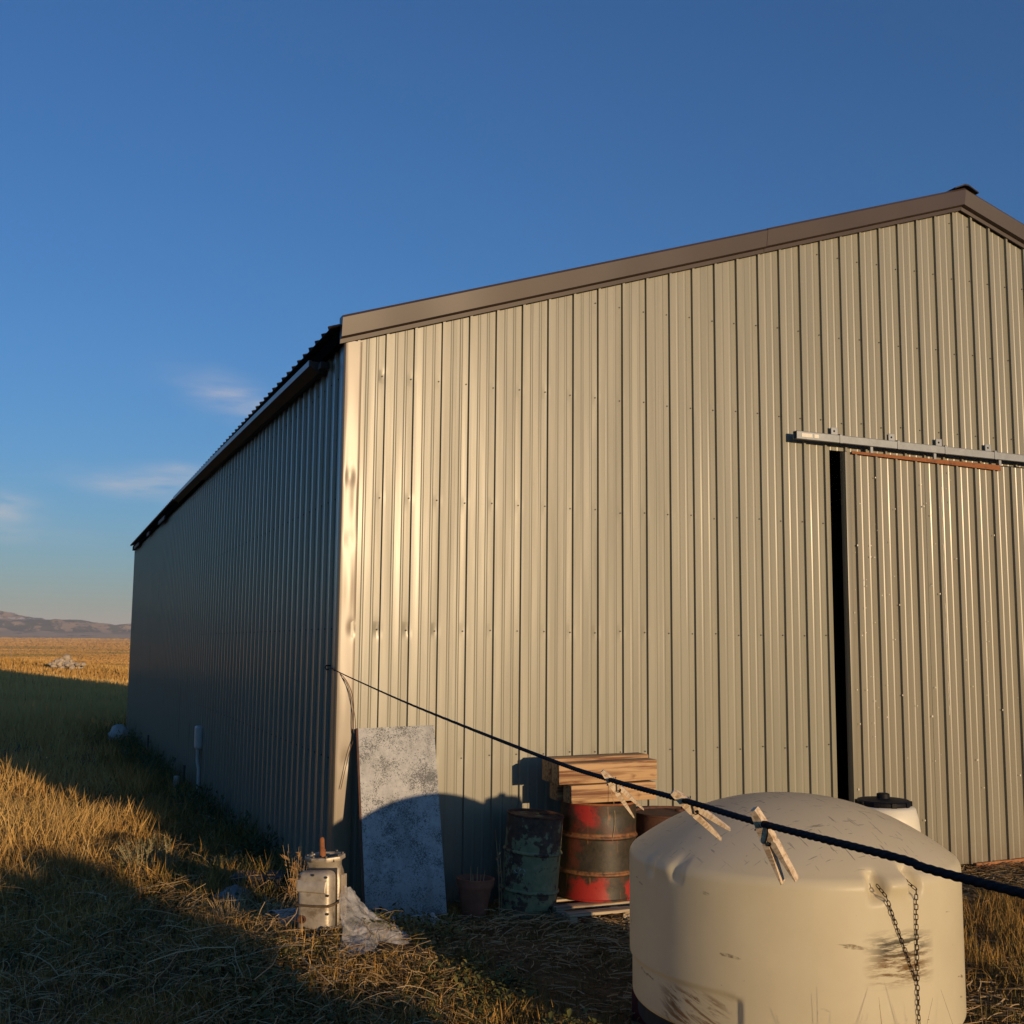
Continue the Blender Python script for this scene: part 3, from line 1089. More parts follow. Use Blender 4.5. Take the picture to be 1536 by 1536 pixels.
def door_part(name, me, material):
    me.transform(Matrix.Translation((-DOOR_X0, -8.14, 0)))
    return link_mesh(name, me, material, door)


DFR = ((0, 8.14, 0), (1, 0, 0), (0, 0, 1), (0, -1, 0))
dphase = 6.700
x = DOOR_X0 + 0.055
for i, wdt in enumerate((0.86, 0.914, 0.914, 0.37)):
    x2 = min(x + wdt, DOOR_X1 - 0.055)
    me = panel_mesh('door_panel', x, x2, dphase + 0.03 * (i > 0), 0.02, lambda s: DOOR_TOP - 0.012, DFR, dents=0.4, seed=20, zstep=0.14, lap=0.001 * (i % 2))
    door_part('door_panel', me, M['door_siding'])
    x = x2
for xa, xb in ((DOOR_X0, DOOR_X0 + 0.055), (DOOR_X1 - 0.055, DOOR_X1)):
    mb = MB()
    mb.box(xa, xb, 8.126, 8.20, 0.02, DOOR_TOP - 0.002)
    door_part('door_stile', mb.mesh('door_stile', 30, 0.004, 2), M['door_siding'])
for za, zb in ((DOOR_TOP - 0.10, DOOR_TOP - 0.004), (0.03, 0.12)):
    mb = MB()
    mb.box(DOOR_X0 + 0.056, DOOR_X1 - 0.056, 8.150, 8.196, za, zb)
    door_part('door_frame_rail', mb.mesh('door_frame_rail'), M['dark_steel'])
mb = MB()
mb.add([(6.645, 8.105, 3.690), (8.405, 8.105, 3.651), (8.405, 8.105, 3.702), (6.645, 8.105, 3.712),
        (6.645, 8.117, 3.690), (8.405, 8.117, 3.651), (8.405, 8.117, 3.702), (6.645, 8.117, 3.712)],
       [(0, 1, 2, 3), (7, 6, 5, 4), (0, 4, 5, 1), (1, 5, 6, 2), (2, 6, 7, 3), (3, 7, 4, 0)])
door_part('rusty_rail', mb.mesh('rusty_rail'), M['rust'])
mb = MB()                                        # ragged bead of old caulk down one lap
pts = []
for i in range(120):
    z = 3.45 - 2.1 * i / 119
    pts.append((7.672 + 0.006 * nz(z * 9, 1, 2) + 0.004 * nz(z * 31, 3, 1), 8.117, z))
mb.tube(pts, [max(0.0007, 0.0042 * (0.55 + nz(p[2] * 14, 5, 5))) for p in pts], 6)
door_part('caulk_bead', mb.mesh('caulk_bead', 60), M['sticker'])
chips = MB()
for k in range(90):
    cx = DOOR_X0 + 0.03 + 1.9 * random.random() ** 1.6
    cz = random.uniform(0.3, 3.6)
    s = random.uniform(0.002, 0.008)
    n_ = random.choice((4, 5, 6))
    pr = [(cx + s * math.cos(6.283 * q / n_) * random.uniform(0.5, 1), cz + 1.6 * s * math.sin(6.283 * q / n_) * random.uniform(0.5, 1)) for q in range(n_)]
    chips.add([(a, 8.1128, b) for a, b in pr] + [(a, 8.1145, b) for a, b in pr], [tuple(range(n_))])
door_part('paint_chip', chips.mesh('paint_chip'), M['sticker'])['kind'] = 'stuff'
for hx in (6.907, 7.646, 8.449, 9.3):
    mb = MB()
    mb.box(hx - 0.016, hx + 0.016, 8.150, 8.172, 3.66, 3.79)
    door_part('hanger', mb.mesh('hanger', 30, 0.003, 1), M['galv'])

track = thing('door_track', (0, 0, 0), None, None)
track.location = (6.07 - BO.x, 8.14 - BO.y, 3.79)
track.parent = barn


def track_part(name, me, material, smooth=None):
    me.transform(Matrix.Translation((-6.07, -8.14, -3.79)))
    return link_mesh(name, me, material, track)


def tz(x):
    return -0.0095 * (x - 6.07)


mb = MB()
for xa, xb in ((6.07, 12.6),):
    sec = [(8.145, 3.785), (8.133, 3.790), (8.132, 3.853), (8.140, 3.860), (8.184, 3.860), (8.190, 3.853), (8.190, 3.790), (8.178, 3.785), (8.170, 3.790), (8.184, 3.796), (8.184, 3.852), (8.139, 3.852), (8.139, 3.796), (8.153, 3.790), (8.145, 3.785)]
    rows = [[(xx, a, b + tz(xx)) for a, b in sec] for xx in (xa, xb)]
    mb.grid(rows)
    mb.add(rows[0][:-1], [tuple(range(len(sec) - 1))])
track_part('rail', mb.mesh('rail', 30), M['galv'])
bmb = MB()
bmb.box(-0.014, 0.014, -0.0125, -0.0095, -0.080, -0.002)
bmb.box(-0.014, 0.014, -0.0125, 0.09, -0.001, 0.004)
bmb.box(-0.036, 0.036, 0.080, 0.090, 0.005, 0.080)
br_me = bmb.mesh('track_bracket', 30, 0.002, 1)
br_me.materials.append(M['galv'])
for bx in (6.548, 7.200, 7.763, 8.374, 8.98, 9.6):
    o = bpy.data.objects.new('track_bracket', br_me)
    C.objects.link(o)
    o.parent = track
    o.location = (bx - 6.07, 0.0, 3.865 - 3.79 + tz(bx))
    mb = MB()
    mb.tube([(bx - 6.07 - 0.004, 0.081, 3.865 - 3.79 + tz(bx) + 0.045), (bx - 6.07 - 0.004, 0.0775, 3.865 - 3.79 + tz(bx) + 0.045)], 0.010, 10)
    link_mesh('bolt_or_hole', mb.mesh('bolt_or_hole'), M['black'], track)  # black disc paints in the dark of the bracket plate's hole
for xa, xb in ((6.12, 6.235), (6.255, 6.305)):
    mb = MB()
    mb.box(xa, xb, 8.1300, 8.1315, 3.806 + tz(xa), 3.840 + tz(xa))
    track_part('sticker', mb.mesh('sticker'), M['sticker'])

# ------------------------------------------------------------------ poly tank in the foreground
TX, TY, TZ, TR = 3.421, 4.709, 0.28, 0.7775
tank = thing('poly_tank', (TX, TY, TZ), 'big dirty white plastic water tank with domed top in front of the barn', 'tank')
PROF = []
for i in range(6):                                   # rounded foot
    a = math.pi / 2 * i / 5
    PROF.append((TR - 0.03 + 0.03 * math.sin(a), 0.03 - 0.03 * math.cos(a)))
z = 0.045
while z < 0.655:
    PROF.append((TR, z))
    z += 0.0135
for i in range(13):                                  # rounded shoulder into the dome
    a = math.radians(62) * i / 12
    PROF.append((TR - 0.060 * (1 - math.cos(a)), 0.655 + 0.060 * math.sin(a)))
r_s, z_s = PROF[-1]
for i in range(1, 46):
    q = 1 - i / 45
    PROF.append((max(r_s * q, 0.002), z_s + (0.955 - z_s) * (1 - q ** 2.2)))
PROF = [(0.3, 0.0)] + PROF
A_REC = math.radians(-141.6)
SEAM = 0.200
POCK = [(math.radians(-98.9), 0.668), (math.radians(-84.2), 0.680)]


def tank_fn(r, an, z):
    an = (an + math.pi) % (2 * math.pi) - math.pi
    # skirt set in on the west side, below a seam
    if r > 0.6 and z < SEAM + 0.02:
        d = (A_REC - an) * TR                         # metres past the step
        if d < -2.0:
            d = (A_REC - an + 2 * math.pi) * TR       # wraps past pi
        w = sstep(-0.012, 0.012, d) * sstep(0.0, 0.03, (A_REC - an) % (2 * math.pi))
        inside = 1.0 if ((A_REC - an) % (2 * math.pi)) < 1.9 else 0.0
        lim = SEAM - 0.022 * math.exp(-max(d, 0) / 0.04)
        r -= 0.013 * inside * sstep(0.0, 0.014, (A_REC - an) % (2 * math.pi) * TR) * sstep(lim + 0.007, lim - 0.007, z)
    # moulded tie-down lugs: two scoops with a bridge between them
    for base in (0.0, math.radians(-81.5), math.radians(95)):
        for k, (pa, pz) in enumerate(POCK):
            dx = ((an - pa - base + math.pi) % (2 * math.pi) - math.pi) * r
            dz = z - pz
            sx = 0.034
            if r > 0.55:
                r -= (0.058 if base == 0 else 0.012) * math.exp(-((dx / sx) ** 4)) * math.exp(-((dz / 0.050) ** 4))
        ma = base + math.radians(-91.6)
        dx = ((an - ma + math.pi) % (2 * math.pi) - math.pi) * r
        r += (0.022 if base == 0 else 0.009) * math.exp(-((dx / 0.060) ** 4)) * math.exp(-(((z - 0.68) / 0.040) ** 2)) * (1 if r > 0.55 else 0)
    r += 0.002 * math.sin(3 * an + 1) * (1 if r > 0.5 else 0)
    return r, z


mb = MB()
mb.lathe(PROF, 400, fn=tank_fn)
mb.build('tank_body', M['tank'], tank, smooth=50)
# filler neck and its lid, behind the crown of the dome
NX, NY = 4.075 - TX, 4.80 - TY
mb = MB()
mb.lathe([(0.185, 0.70), (0.172, 0.80), (0.160, 0.850), (0.145, 0.863), (0.12, 0.865)], 40, (NX, NY, 0))
mb.build('filler_neck', M['tank_neck'], tank, smooth=40)
mb = MB()
mb.lathe([(0.132, 0.832), (0.136, 0.842), (0.136, 0.858), (0.128, 0.866), (0.05, 0.872), (0.034, 0.874), (0.032, 0.896), (0.024, 0.899)], 40, (NX, NY, 0.025))
for k in range(10):
    a = 2 * math.pi * k / 10
    Mx = Matrix.Translation((NX + 0.136 * math.cos(a), NY + 0.136 * math.sin(a), 0.875)) @ Matrix.Rotation(a, 4, 'Z')
    mb.box(-0.006, 0.006, -0.012, 0.012, -0.014, 0.012, Mx)
mb.build('filler_lid', M['black'], tank, smooth=35)

skid = thing('steel_skid', (TX, TY, 0), 'low dark red steel skid frame under the big white tank', 'frame')
mb = MB()
mb.box(-0.52, -0.42, -0.66, 0.66, 0.05, 0.20)
mb.build('side_rail', M['red_steel'], skid, bevel=0.006)
mb = MB()
mb.box(0.42, 0.52, -0.66, 0.66, 0.05, 0.20)
mb.build('side_rail', M['red_steel'], skid, bevel=0.006)
for yy in (-0.62, -0.05, 0.52):
    mb = MB()
    mb.box(-0.418, 0.418, yy, yy + 0.10, 0.08, 0.19)
    mb.build('cross_rail', M['red_steel'], skid, bevel=0.005)
mb = MB()
mb.lathe([(0.74, 0.203), (0.74, 0.276), (0.3, 0.277)], 48)
mb.build('support_disc', M['dark_steel'], skid, smooth=40)
for sx in (-0.47, 0.47):
    for sy in (-0.55, 0.55):
        mb = MB()
        mb.box(sx - 0.10, sx + 0.10, sy - 0.12, sy + 0.12, -0.06, 0.048)
        mb.build('foot_block', M['rust_dark'], skid, bevel=0.008)

# chain hanging from the lug: two strands that join
chain = thing('hanging_chain', (3.49, 3.925, 0.55), 'rusty thin chain hanging in a V from the moulded lug of the white tank', 'chain')


def link_shape():
    mb = MB()
    pts = []
    L, W = 0.0125, 0.0062
    for k in range(16):
        a = 2 * math.pi * k / 16
        cx, cy = math.cos(a), math.sin(a)
        pts.append((cx * W, cy * W + (L - W if cy > 0.01 else -(L - W) if cy < -0.01 else 0), 0))
    pts = [Vector(p) for p in pts]
    n = 6
    for i, p in enumerate(pts):
        t = (pts[(i + 1) % 16] - pts[i - 1]).normalized()
        b = Vector((0, 0, 1))
        nn = t.cross(b)
        for k in range(n):
            a = 2 * math.pi * k / n
            mb.v.append(tuple(p + nn * math.cos(a) * 0.0019 + b * math.sin(a) * 0.0019))
    for i in range(16):
        for k in range(n):
            mb.f.append((i * n + k, i * n + (k + 1) % n, ((i + 1) % 16) * n + (k + 1) % n, ((i + 1) % 16) * n + k))
    me = mb.mesh('link', 60)
    me.materials.append(M['chain'])
    return me


LINK = link_shape()


def lay_chain(a, b, ph=0):
    a, b = Vector(a), Vector(b)
    d = (b - a)
    n = max(1, round(d.length / 0.0208))
    q = d.to_track_quat('Y', 'Z')
    for i in range(n):
        o = bpy.data.objects.new('link', LINK)
        C.objects.link(o)
        o.parent = chain
        p = a + d * ((i + 0.5) / n)
        o.location = p - Vector(chain.location)
        tw = (0.45 if (i + ph) % 2 else 1.75) + random.uniform(-0.25, 0.25)
        o.rotation_euler = (q @ Euler((0, tw, random.uniform(-0.08, 0.08))).to_quaternion()).to_euler()
        o.scale = (1, d.length / n / 0.0208, 1)


yf = TY - TR - 0.006
lay_chain((3.318, 3.965, 0.955), (3.330, yf - 0.004, 0.915))
lay_chain((3.330, yf - 0.004, 0.915), (3.478, yf, 0.560), 1)
lay_chain((3.452, 3.960, 0.975), (3.492, yf - 0.002, 0.932))
lay_chain((3.492, yf - 0.002, 0.932), (3.486, yf, 0.560), 1)
lay_chain((3.482, yf - 0.004, 0.562), (3.487, yf, 0.300), 0)
lay_chain((3.487, yf, 0.300), (3.500, yf - 0.02, 0.03), 0)

# ------------------------------------------------------------------ clothesline with pins
ROPE = [(1.985, 8.33, 1.772), (1.75, 7.00, 1.760), (1.45, 5.30, 1.751), (1.17, 3.70, 1.744), (0.881, 2.02, 1.744), (0.798, 1.557, 1.751), (0.74, 1.234, 1.762),
        (0.701, 1.016, 1.768), (0.655, 0.76, 1.780), (0.626, 0.60, 1.785), (0.45, -0.40, 1.84), (0.25, -1.50, 1.92), (0.10, -2.40, 2.00)]


def catmull(P, n):
    P = [Vector(p) for p in P]
    P = [P[0] * 2 - P[1]] + P + [P[-1] * 2 - P[-2]]
    out = []
    for i in range(1, len(P) - 2):
        for k in range(n):
            t = k / n
            a, b, c, d = P[i - 1], P[i], P[i + 1], P[i + 2]
            out.append(0.5 * ((2 * b) + (c - a) * t + (2 * a - 5 * b + 4 * c - d) * t * t + (3 * b - a - 3 * c + d) * t ** 3))
    out.append(P[-2])
    return out


def resample(pts, step):
    out = [pts[0]]
    acc = 0
    for a, b in zip(pts, pts[1:]):
        L = (b - a).length
        while acc + L >= step(out[-1]):
            t = (step(out[-1]) - acc) / L
            a = a + (b - a) * t
            out.append(a)
            L = (b - a).length
            acc = 0
            if L < 1e-9:
                break
        acc += L
    out.append(pts[-1])
    return out


line = thing('clothesline', (0.1, -2.4, 0), 'taut black twisted clothesline running from the barn corner past the tank', 'clothesline')
pts = resample(catmull(ROPE, 30), lambda p: 0.0022 if p.y < 2.6 and p.y > 0.3 else 0.012)
mb = MB()
n = 14
tdir = None
base = 0
run = 0
for i, p in enumerate(pts):
    a, b = pts[max(i - 1, 0)], pts[min(i + 1, len(pts) - 1)]
    t = (b - a).normalized()
    s1 = t.cross(Vector((0, 0, 1))).normalized()
    s2 = s1.cross(t)
    if i:
        run += (p - pts[i - 1]).length
    for k in range(n):
        an = 2 * math.pi * k / n
        rr = 0.0029 + 0.0003 * nz(run * 60, 3, 1) + 0.0008 * abs(math.sin(1.5 * an - run * 2 * math.pi / 0.026))
        mb.v.append(tuple(p + s1 * math.cos(an) * rr + s2 * math.sin(an) * rr))
for i in range(len(pts) - 1):
    for k in range(n):
        mb.f.append((i * n + k, i * n + (k + 1) % n, (i + 1) * n + (k + 1) % n, (i + 1) * n + k))
me = mb.mesh('rope', 60)
me.transform(Matrix.Translation((-0.1, 2.4, 0)))
link_mesh('rope', me, M['rope'], line)
mb = MB()
mb.tube(catmull([(1.99, 8.31, 1.765), (2.06, 8.20, 1.70), (2.125, 8.19, 1.56), (2.135, 8.195, 1.36), (2.14, 8.195, 1.30)], 8), 0.0032, 6)
mb.tube(catmull([(1.985, 8.31, 1.77), (2.08, 8.21, 1.66), (2.14, 8.2, 1.45), (2.15, 8.195, 1.30), (2.11, 8.20, 1.16), (2.055, 8.205, 0.90)], 8), 0.0026, 6)
me = mb.mesh('loose_end', 60)
me.transform(Matrix.Translation((-0.1, 2.4, 0)))
link_mesh('loose_end', me, M['cord'], line)
post = thing('clothesline_post', (0.10, -2.46, 0), 'steel post that holds the near end of the clothesline', 'post')
mb = MB()
mb.tube([(0, 0, -0.2), (0, 0, 2.1)], 0.03, 12)
mb.build('pole', M['rust_dark'], post, smooth=50)
mb = MB()
mb.tube([(-0.5, 0, 2.05), (0.5, 0, 2.05)], 0.02, 10)
mb.build('cross_arm', M['rust_dark'], post, smooth=50)


def pin_meshes():
    """one wooden leg: along +Y from the jaw tip (y=0) to the handle end (y=L)"""
    L = 0.083
    prof = [(0, 0.0022, 0.0060), (0.003, 0.0006, 0.0066), (0.012, 0.0004, 0.0070), (0.0145, 0.0022, 0.0072), (0.019, 0.0024, 0.0074), (0.022, 0.0006, 0.0076), (0.034, 0.0006, 0.0078),
            (0.0365, 0.0018, 0.0066), (0.039, 0.0006, 0.0078), (0.050, 0.0010, 0.0072), (0.074, 0.0030, 0.0058), (L, 0.0042, 0.0052)]
    mb = MB()
    w = 0.0048
    rows = [[(a, y, -w), (b, y, -w), (b, y, w), (a, y, w), (a, y, -w)] for y, a, b in prof]
    mb.grid(rows)
    mb.add(rows[0][:4], [(0, 1, 2, 3)])
    mb.add(rows[-1][:4], [(3, 2, 1, 0)])
    me = mb.mesh('pin_leg', 30)
    me.materials.append(M['pin_wood'])
    mb = MB()
    pts = []
    for i in range(64):
        a = i / 63 * 2 * math.pi * 3.5
        pts.append((0.0032 * math.cos(a), 0.036 + 0.0032 * math.sin(a), -0.0058 + 0.0116 * i / 63))
    mb.tube(pts, 0.0009, 5)
    for s in (-1, 1):
        mb.tube([(s * 0.003, 0.036, s * 0.0058), (-s * 0.004, 0.028, s * 0.006), (-s * 0.0082, 0.0205, s * 0.0058), (-s * 0.0085, 0.0205, -s * 0.003)], 0.0009, 5)
    sp = mb.mesh('spring', 60)
    sp.materials.append(M['spring'])
    return me, sp


PIN_LEG, PIN_SPRING = pin_meshes()


def clothespin(loc, down, facing, spread, label, roll=0.0):
    yv = Vector(down).normalized()
    zv = Vector(facing)
    zv = (zv - yv * zv.dot(yv)).normalized()
    xv = yv.cross(zv)
    R3 = Matrix((xv, yv, zv)).transposed()
    root = thing('clothespin', loc, label, 'clothespin', 'wooden clothespins on the line')
    root.rotation_euler = (R3.to_4x4() @ Matrix.Rotation(roll, 4, 'Y')).to_euler()
    piv = Vector((0, 0.036, 0))
    for s in (1, -1):
        o = bpy.data.objects.new('pin_leg', PIN_LEG)
        C.objects.link(o)
        o.parent = root
        T = Matrix.Translation(Vector((0, -0.0165, 0)) + piv) @ Matrix.Rotation(-s * spread, 4, 'Z') @ Matrix.Translation(-piv)
        if s < 0:
            T = T @ Matrix.Rotation(math.pi, 4, 'Y')
        o.matrix_local = T
    o = bpy.data.objects.new('spring', PIN_SPRING)
    C.objects.link(o)
    o.parent = root
    o.location = (0, -0.0165, 0)
    return root


# each pin swings in its own plane across the rope
clothespin((0.700, 1.012, 1.768), (0.44, -0.11, -0.89), (-0.62, -0.78, 0.0), 0.085, 'clothespin hanging steepest, over the middle of the white tank top', 0.45)
clothespin((0.740, 1.234, 1.762), (0.73, -0.30, -0.62), (-0.54, -0.83, 0.0), 0.085, 'clothespin over the left shoulder of the white tank, between the other two', 0.2)
clothespin((0.794, 1.535, 1.752), (0.61, -0.25, -0.75), (-0.50, -0.86, 0.0), 0.10, 'clothespin in front of the stacked timbers, farthest along the line')

# ------------------------------------------------------------------ drums


def drum(name, loc, r, h, mat, label, tilt=(0, 0, 0), group=None, lid_mat=None, hoops=True):
    t = thing(name, loc, label, 'drum', group, tilt)
    hz = [h * 0.27, h * 0.64]
    prof = [(r - 0.02, 0.0), (r + 0.004, 0.0), (r + 0.006, 0.012), (r, 0.018)]
    zz = 0.03
    while zz < h - 0.03:
        d = 0
        prof.append((r, zz))
        zz += 0.02
    prof += [(r, h - 0.018)]

    def fn(rr, an, z):
        dent = 0
        for da, dz, wa, wz, am in ((-1.55, h * 0.86, 0.35, 0.05, 0.010), (-2.3, h * 0.5, 0.3, 0.06, 0.006), (-1.2, h * 0.45, 0.25, 0.05, 0.006), (-1.9, h * 0.12, 0.4, 0.05, 0.005)):
            q = (an - da + math.pi) % (2 * math.pi) - math.pi
            dent -= am * math.exp(-(q / wa) ** 2 - ((z - dz) / wz) ** 2)
        return rr + dent + 0.0015 * nz(an * 2, z * 6, r * 10), z
    mb = MB()
    mb.lathe(prof, 56, fn=fn)
    mb.build('drum_body', mat, t, smooth=40)
    if hoops:
        for z0 in hz:
            mb = MB()
            mb.lathe([(r - 0.004, z0 - 0.017), (r + 0.004, z0 - 0.012), (r + 0.0125, z0 - 0.003), (r + 0.0125, z0 + 0.003), (r + 0.004, z0 + 0.012), (r - 0.004, z0 + 0.017)], 56)
            mb.f = [f for f in mb.f if len(f) == 4]
            mb.build('rolling_hoop', mat, t, smooth=60)
    mb = MB()
    mb.lathe([(r - 0.003, h - 0.020), (r + 0.006, h - 0.014), (r + 0.007, h - 0.002), (r, h), (r - 0.006, h - 0.004), (r - 0.010, h - 0.018)], 56)
    mb.f = [f for f in mb.f if len(f) == 4]
    mb.build('rim', lid_mat or mat, t, smooth=50)
    mb = MB()
    mb.lathe([(r - 0.011, h - 0.020), (r - 0.03, h - 0.017), (r - 0.05, h - 0.020), (0.001, h - 0.019)], 56)
    mb.build('lid', lid_mat or M['rust_dark'], t, smooth=60)
    mb = MB()
    mb.lathe([(0.034, h - 0.020), (0.034, h - 0.004), (0.026, h - 0.001), (0.012, h - 0.001)], 12, (r * 0.55 * math.cos(0.6), r * 0.55 * math.sin(0.6), 0))
    mb.build('bung', M['rust_dark'], t, smooth=30)
    return t


gd = drum('steel_drum', (3.372, 7.83, -0.01), 0.206, 0.735, M['green_drum'], 'short leaning drum with flaking green paint and a rusty top', (math.radians(2.0), math.radians(4.2), 0), lid_mat=M['rust_dark'])
rd = drum('steel_drum', (3.945, 7.83, 0.10), 0.286, 0.700, M['red_drum'], 'brown and bright red sprayed drum carrying the stacked timbers', (0, math.radians(0.6), 0), lid_mat=M['rust'])
drum('steel_drum', (4.60, 7.86, -0.02), 0.286, 0.695, M['rust_dark'], 'rust brown drum mostly hidden behind the white tank', lid_mat=M['rust_dark'])

# what is left of white stencil lettering on the green drum
let = bpy.data.curves.new('stencil', 'FONT')
let.body = 'CO'
let.size = 0.062
let.extrude = 0.0
lo = bpy.data.objects.new('stencil_tmp', let)
C.objects.link(lo)
dg = bpy.context.evaluated_depsgraph_get()
dg.update()
sm = bpy.data.meshes.new_from_object(lo.evaluated_get(dg))
bpy.data.objects.remove(lo)
bm = bmesh.new()
bm.from_mesh(sm)
bmesh.ops.triangulate(bm, faces=bm.faces)
bmesh.ops.subdivide_edges(bm, edges=bm.edges[:], cuts=2, use_grid_fill=True)
rr = 0.2105
for v in bm.verts:
    a = math.radians(-150) + v.co.x / rr
    v.co = Vector((rr * math.cos(a), rr * math.sin(a), 0.335 + v.co.y - 0.012 * v.co.x / 0.1))
bm.to_mesh(sm)
bm.free()
sm.name = 'stencil_letters'
sm.materials.clear()


def make_worn_white():
    t = NT('worn_white_stencil')
    tr = t.n.new('ShaderNodeBsdfTransparent')
    mx = t.n.new('ShaderNodeMixShader')
    t.set(base=(0.42, 0.45, 0.42), rough=0.8)
    t.l.new(t.ramp(t.noise(30, 4, 0.7), [(0.40, 0.0), (0.52, 1.0)]), mx.inputs[0])
    t.l.new(tr.outputs[0], mx.inputs[1])
    t.l.new(t.b.outputs[0], mx.inputs[2])
    t.l.new(mx.outputs[0], t.n['Material Output'].inputs['Surface'])
    return t.m


link_mesh('stencil_letters', sm, make_worn_white(), gd)

# pallet under the red drum
pal = thing('wooden_pallet', (3.94, 7.72, 0), 'low wooden pallet of pale boards under the red and brown drum', 'pallet')
for k in range(4):
    mb = MB()
    mb.box(-0.46, 0.46, -0.38 + 0.22 * k, -0.29 + 0.22 * k, 0.072, 0.096)
    mb.build('deck_board', M['pale_wood'], pal, bevel=0.003, segs=1)
for k in range(3):
    mb = MB()
    mb.box(-0.45 + 0.42 * k, -0.39 + 0.42 * k, -0.37, 0.37, 0.022, 0.070)
    mb.build('stringer', M['pale_wood'], pal, bevel=0.003, segs=1)
for k in range(2):
    mb = MB()
    mb.box(-0.46, 0.46, -0.40 + 0.66 * k, -0.30 + 0.66 * k, -0.01, 0.020)
    mb.build('bottom_board', M['pale_wood'], pal, bevel=0.003, segs=1)


# timbers on the red drum
def timber(loc, size, rot, label, seed):
    mb = MB()
    lx, ly, lz = size
    n = 14
    rows = []
    for i in range(n + 1):
        x = -lx / 2 + lx * i / n
        w = 0.0035 * nz(x * 3, seed, 1)
        v = 0.003 * nz(x * 4, seed, 8)
        rows.append([(x, -ly / 2 + w, v), (x, ly / 2 + w, v * 0.5), (x, ly / 2 + w, lz + v), (x, -ly / 2 + w * 0.5, lz + v * 1.5), (x, -ly / 2 + w, v)])
    mb.grid(rows)
    mb.add(rows[0][:4], [(0, 1, 2, 3)])
    mb.add(rows[-1][:4], [(3, 2, 1, 0)])
    me = mb.mesh('timber', 40, 0.006, 2)
    o = link_mesh('timber', me, M['timber'])
    o.location = loc
    o.rotation_euler = rot
    tag(o, label, 'timber', 'timbers stacked on the red drum')
    return o


ZT = 0.803
timber((3.985, 7.700, ZT), (0.70, 0.150, 0.130), (0, math.radians(-0.6), math.radians(-1.0)), 'lower front timber lying on the red drum', 1.0)
timber((3.99, 7.900, ZT), (0.75, 0.150, 0.130), (0, math.radians(-0.6), math.radians(-1.0)), 'lower back timber lying on the red drum, against the barn side', 2.0)
timber((3.955, 7.725, ZT + 0.138), (0.81, 0.145, 0.150), (0, math.radians(-0.8), math.radians(-1.2)), 'top front timber of the stack on the red drum, the longest and sunlit', 3.0)
timber((3.975, 7.915, ZT + 0.138), (0.83, 0.165, 0.172), (math.radians(0.8), math.radians(-0.8), math.radians(-0.6)), 'top back timber of the stack on the red drum, beside the wall', 4.0)
# nails bent over the lower timber and a dangling string
string = thing('string', (3.945, 7.60, 0.95), 'thin pale string dangling from the timbers over the red drum', 'string')
mb = MB()
mb.tube(catmull([(3.935, 7.625, 0.955), (3.937, 7.605, 0.90), (3.945, 7.56, 0.80), (3.942, 7.54, 0.66), (3.920, 7.535, 0.54)], 8), 0.0022, 6)
me = mb.mesh('string', 60)
me.transform(Matrix.Translation((-3.945, -7.60, -0.95)))
link_mesh('strand', me, M['straw_thing'], string)

# leaning galvanised sheet
mb = MB()
sh = thing('galvanised_sheet', (2.435, 7.80, 0.05), 'mottled grey galvanised metal sheet leaning against the barn by its corner', 'metal sheet')
W, H = 0.575, 1.33
bl, br, tl, tr_ = Vector((2.145, 7.775, 0.075)), Vector((2.722, 7.74, 0.075)), Vector((2.163, 8.165, 1.335)), Vector((2.748, 8.175, 1.350))
nrm = (br - bl).cross(tl - bl).normalized()
rows_f, rows_b = [], []
for i in range(13):
    rf, rb = [], []
    for j in range(9):
        u, v = j / 8, i / 12
        p = bl.lerp(br, u).lerp(tl.lerp(tr_, u), v)
        p = p + nrm * 0.004 * nz(u * 2, v * 3, 4)
        rf.append(p - Vector(sh.location))
        rb.append(p - nrm * 0.018 - Vector(sh.location))
    rows_f.append(rf)
    rows_b.append(rb)
mb.grid(rows_f)
n0 = len(mb.v)
mb.grid(rows_b)
mb.f = [f if max(f) < n0 else tuple(reversed(f)) for f in mb.f]
k = 9
for i in range(12):
    for j in (0, 8):
        a, b = i * k + j, (i + 1) * k + j
        mb.f.append((a, b, n0 + b, n0 + a) if j == 0 else (b, a, n0 + a, n0 + b))
for j in range(8):
    for i in (0, 12):
        a, b = i * k + j, i * k + j + 1
        mb.f.append((a, b, n0 + b, n0 + a))
mb.build('panel', M['sheet'], sh, smooth=30)
mb = MB()
mb.tube([bl - Vector(sh.location) + Vector((-0.008, 0.008, 0)), tl - Vector(sh.location) + Vector((-0.008, 0.008, 0))], 0.009, 4)
mb.build('folded_edge', M['rust_dark'], sh)

# terracotta pot with dead stalks
pot = thing('flower_pot', (2.965, 7.85, 0.02), 'terracotta flower pot with dead stalks in the shade beside the sheet', 'flower pot', rot=(0, math.radians(2), 0))
mb = MB()
mb.lathe([(0.086, 0.0), (0.122, 0.205), (0.134, 0.206), (0.139, 0.262), (0.128, 0.264), (0.118, 0.20), (0.117, 0.19)], 36)
mb.build('pot', M['terracotta'], pot, smooth=35)
mb = MB()
mb.lathe([(0.124, 0.222), (0.10, 0.232), (0.05, 0.238), (0.001, 0.236)], 24)
mb.build('soil', M['soil'], pot, smooth=60)
for k in range(7):
    a, rr_ = random.uniform(0, 6.28), random.uniform(0.01, 0.09)
    mb = MB()
    hh = random.uniform(0.05, 0.14)
    mb.tube([(rr_ * math.cos(a), rr_ * math.sin(a), 0.22), (rr_ * math.cos(a) * 1.2, rr_ * math.sin(a) * 1.2, 0.23 + hh)], [0.004, 0.002], 5)
    mb.build('stalk', M['straw_thing'], pot)

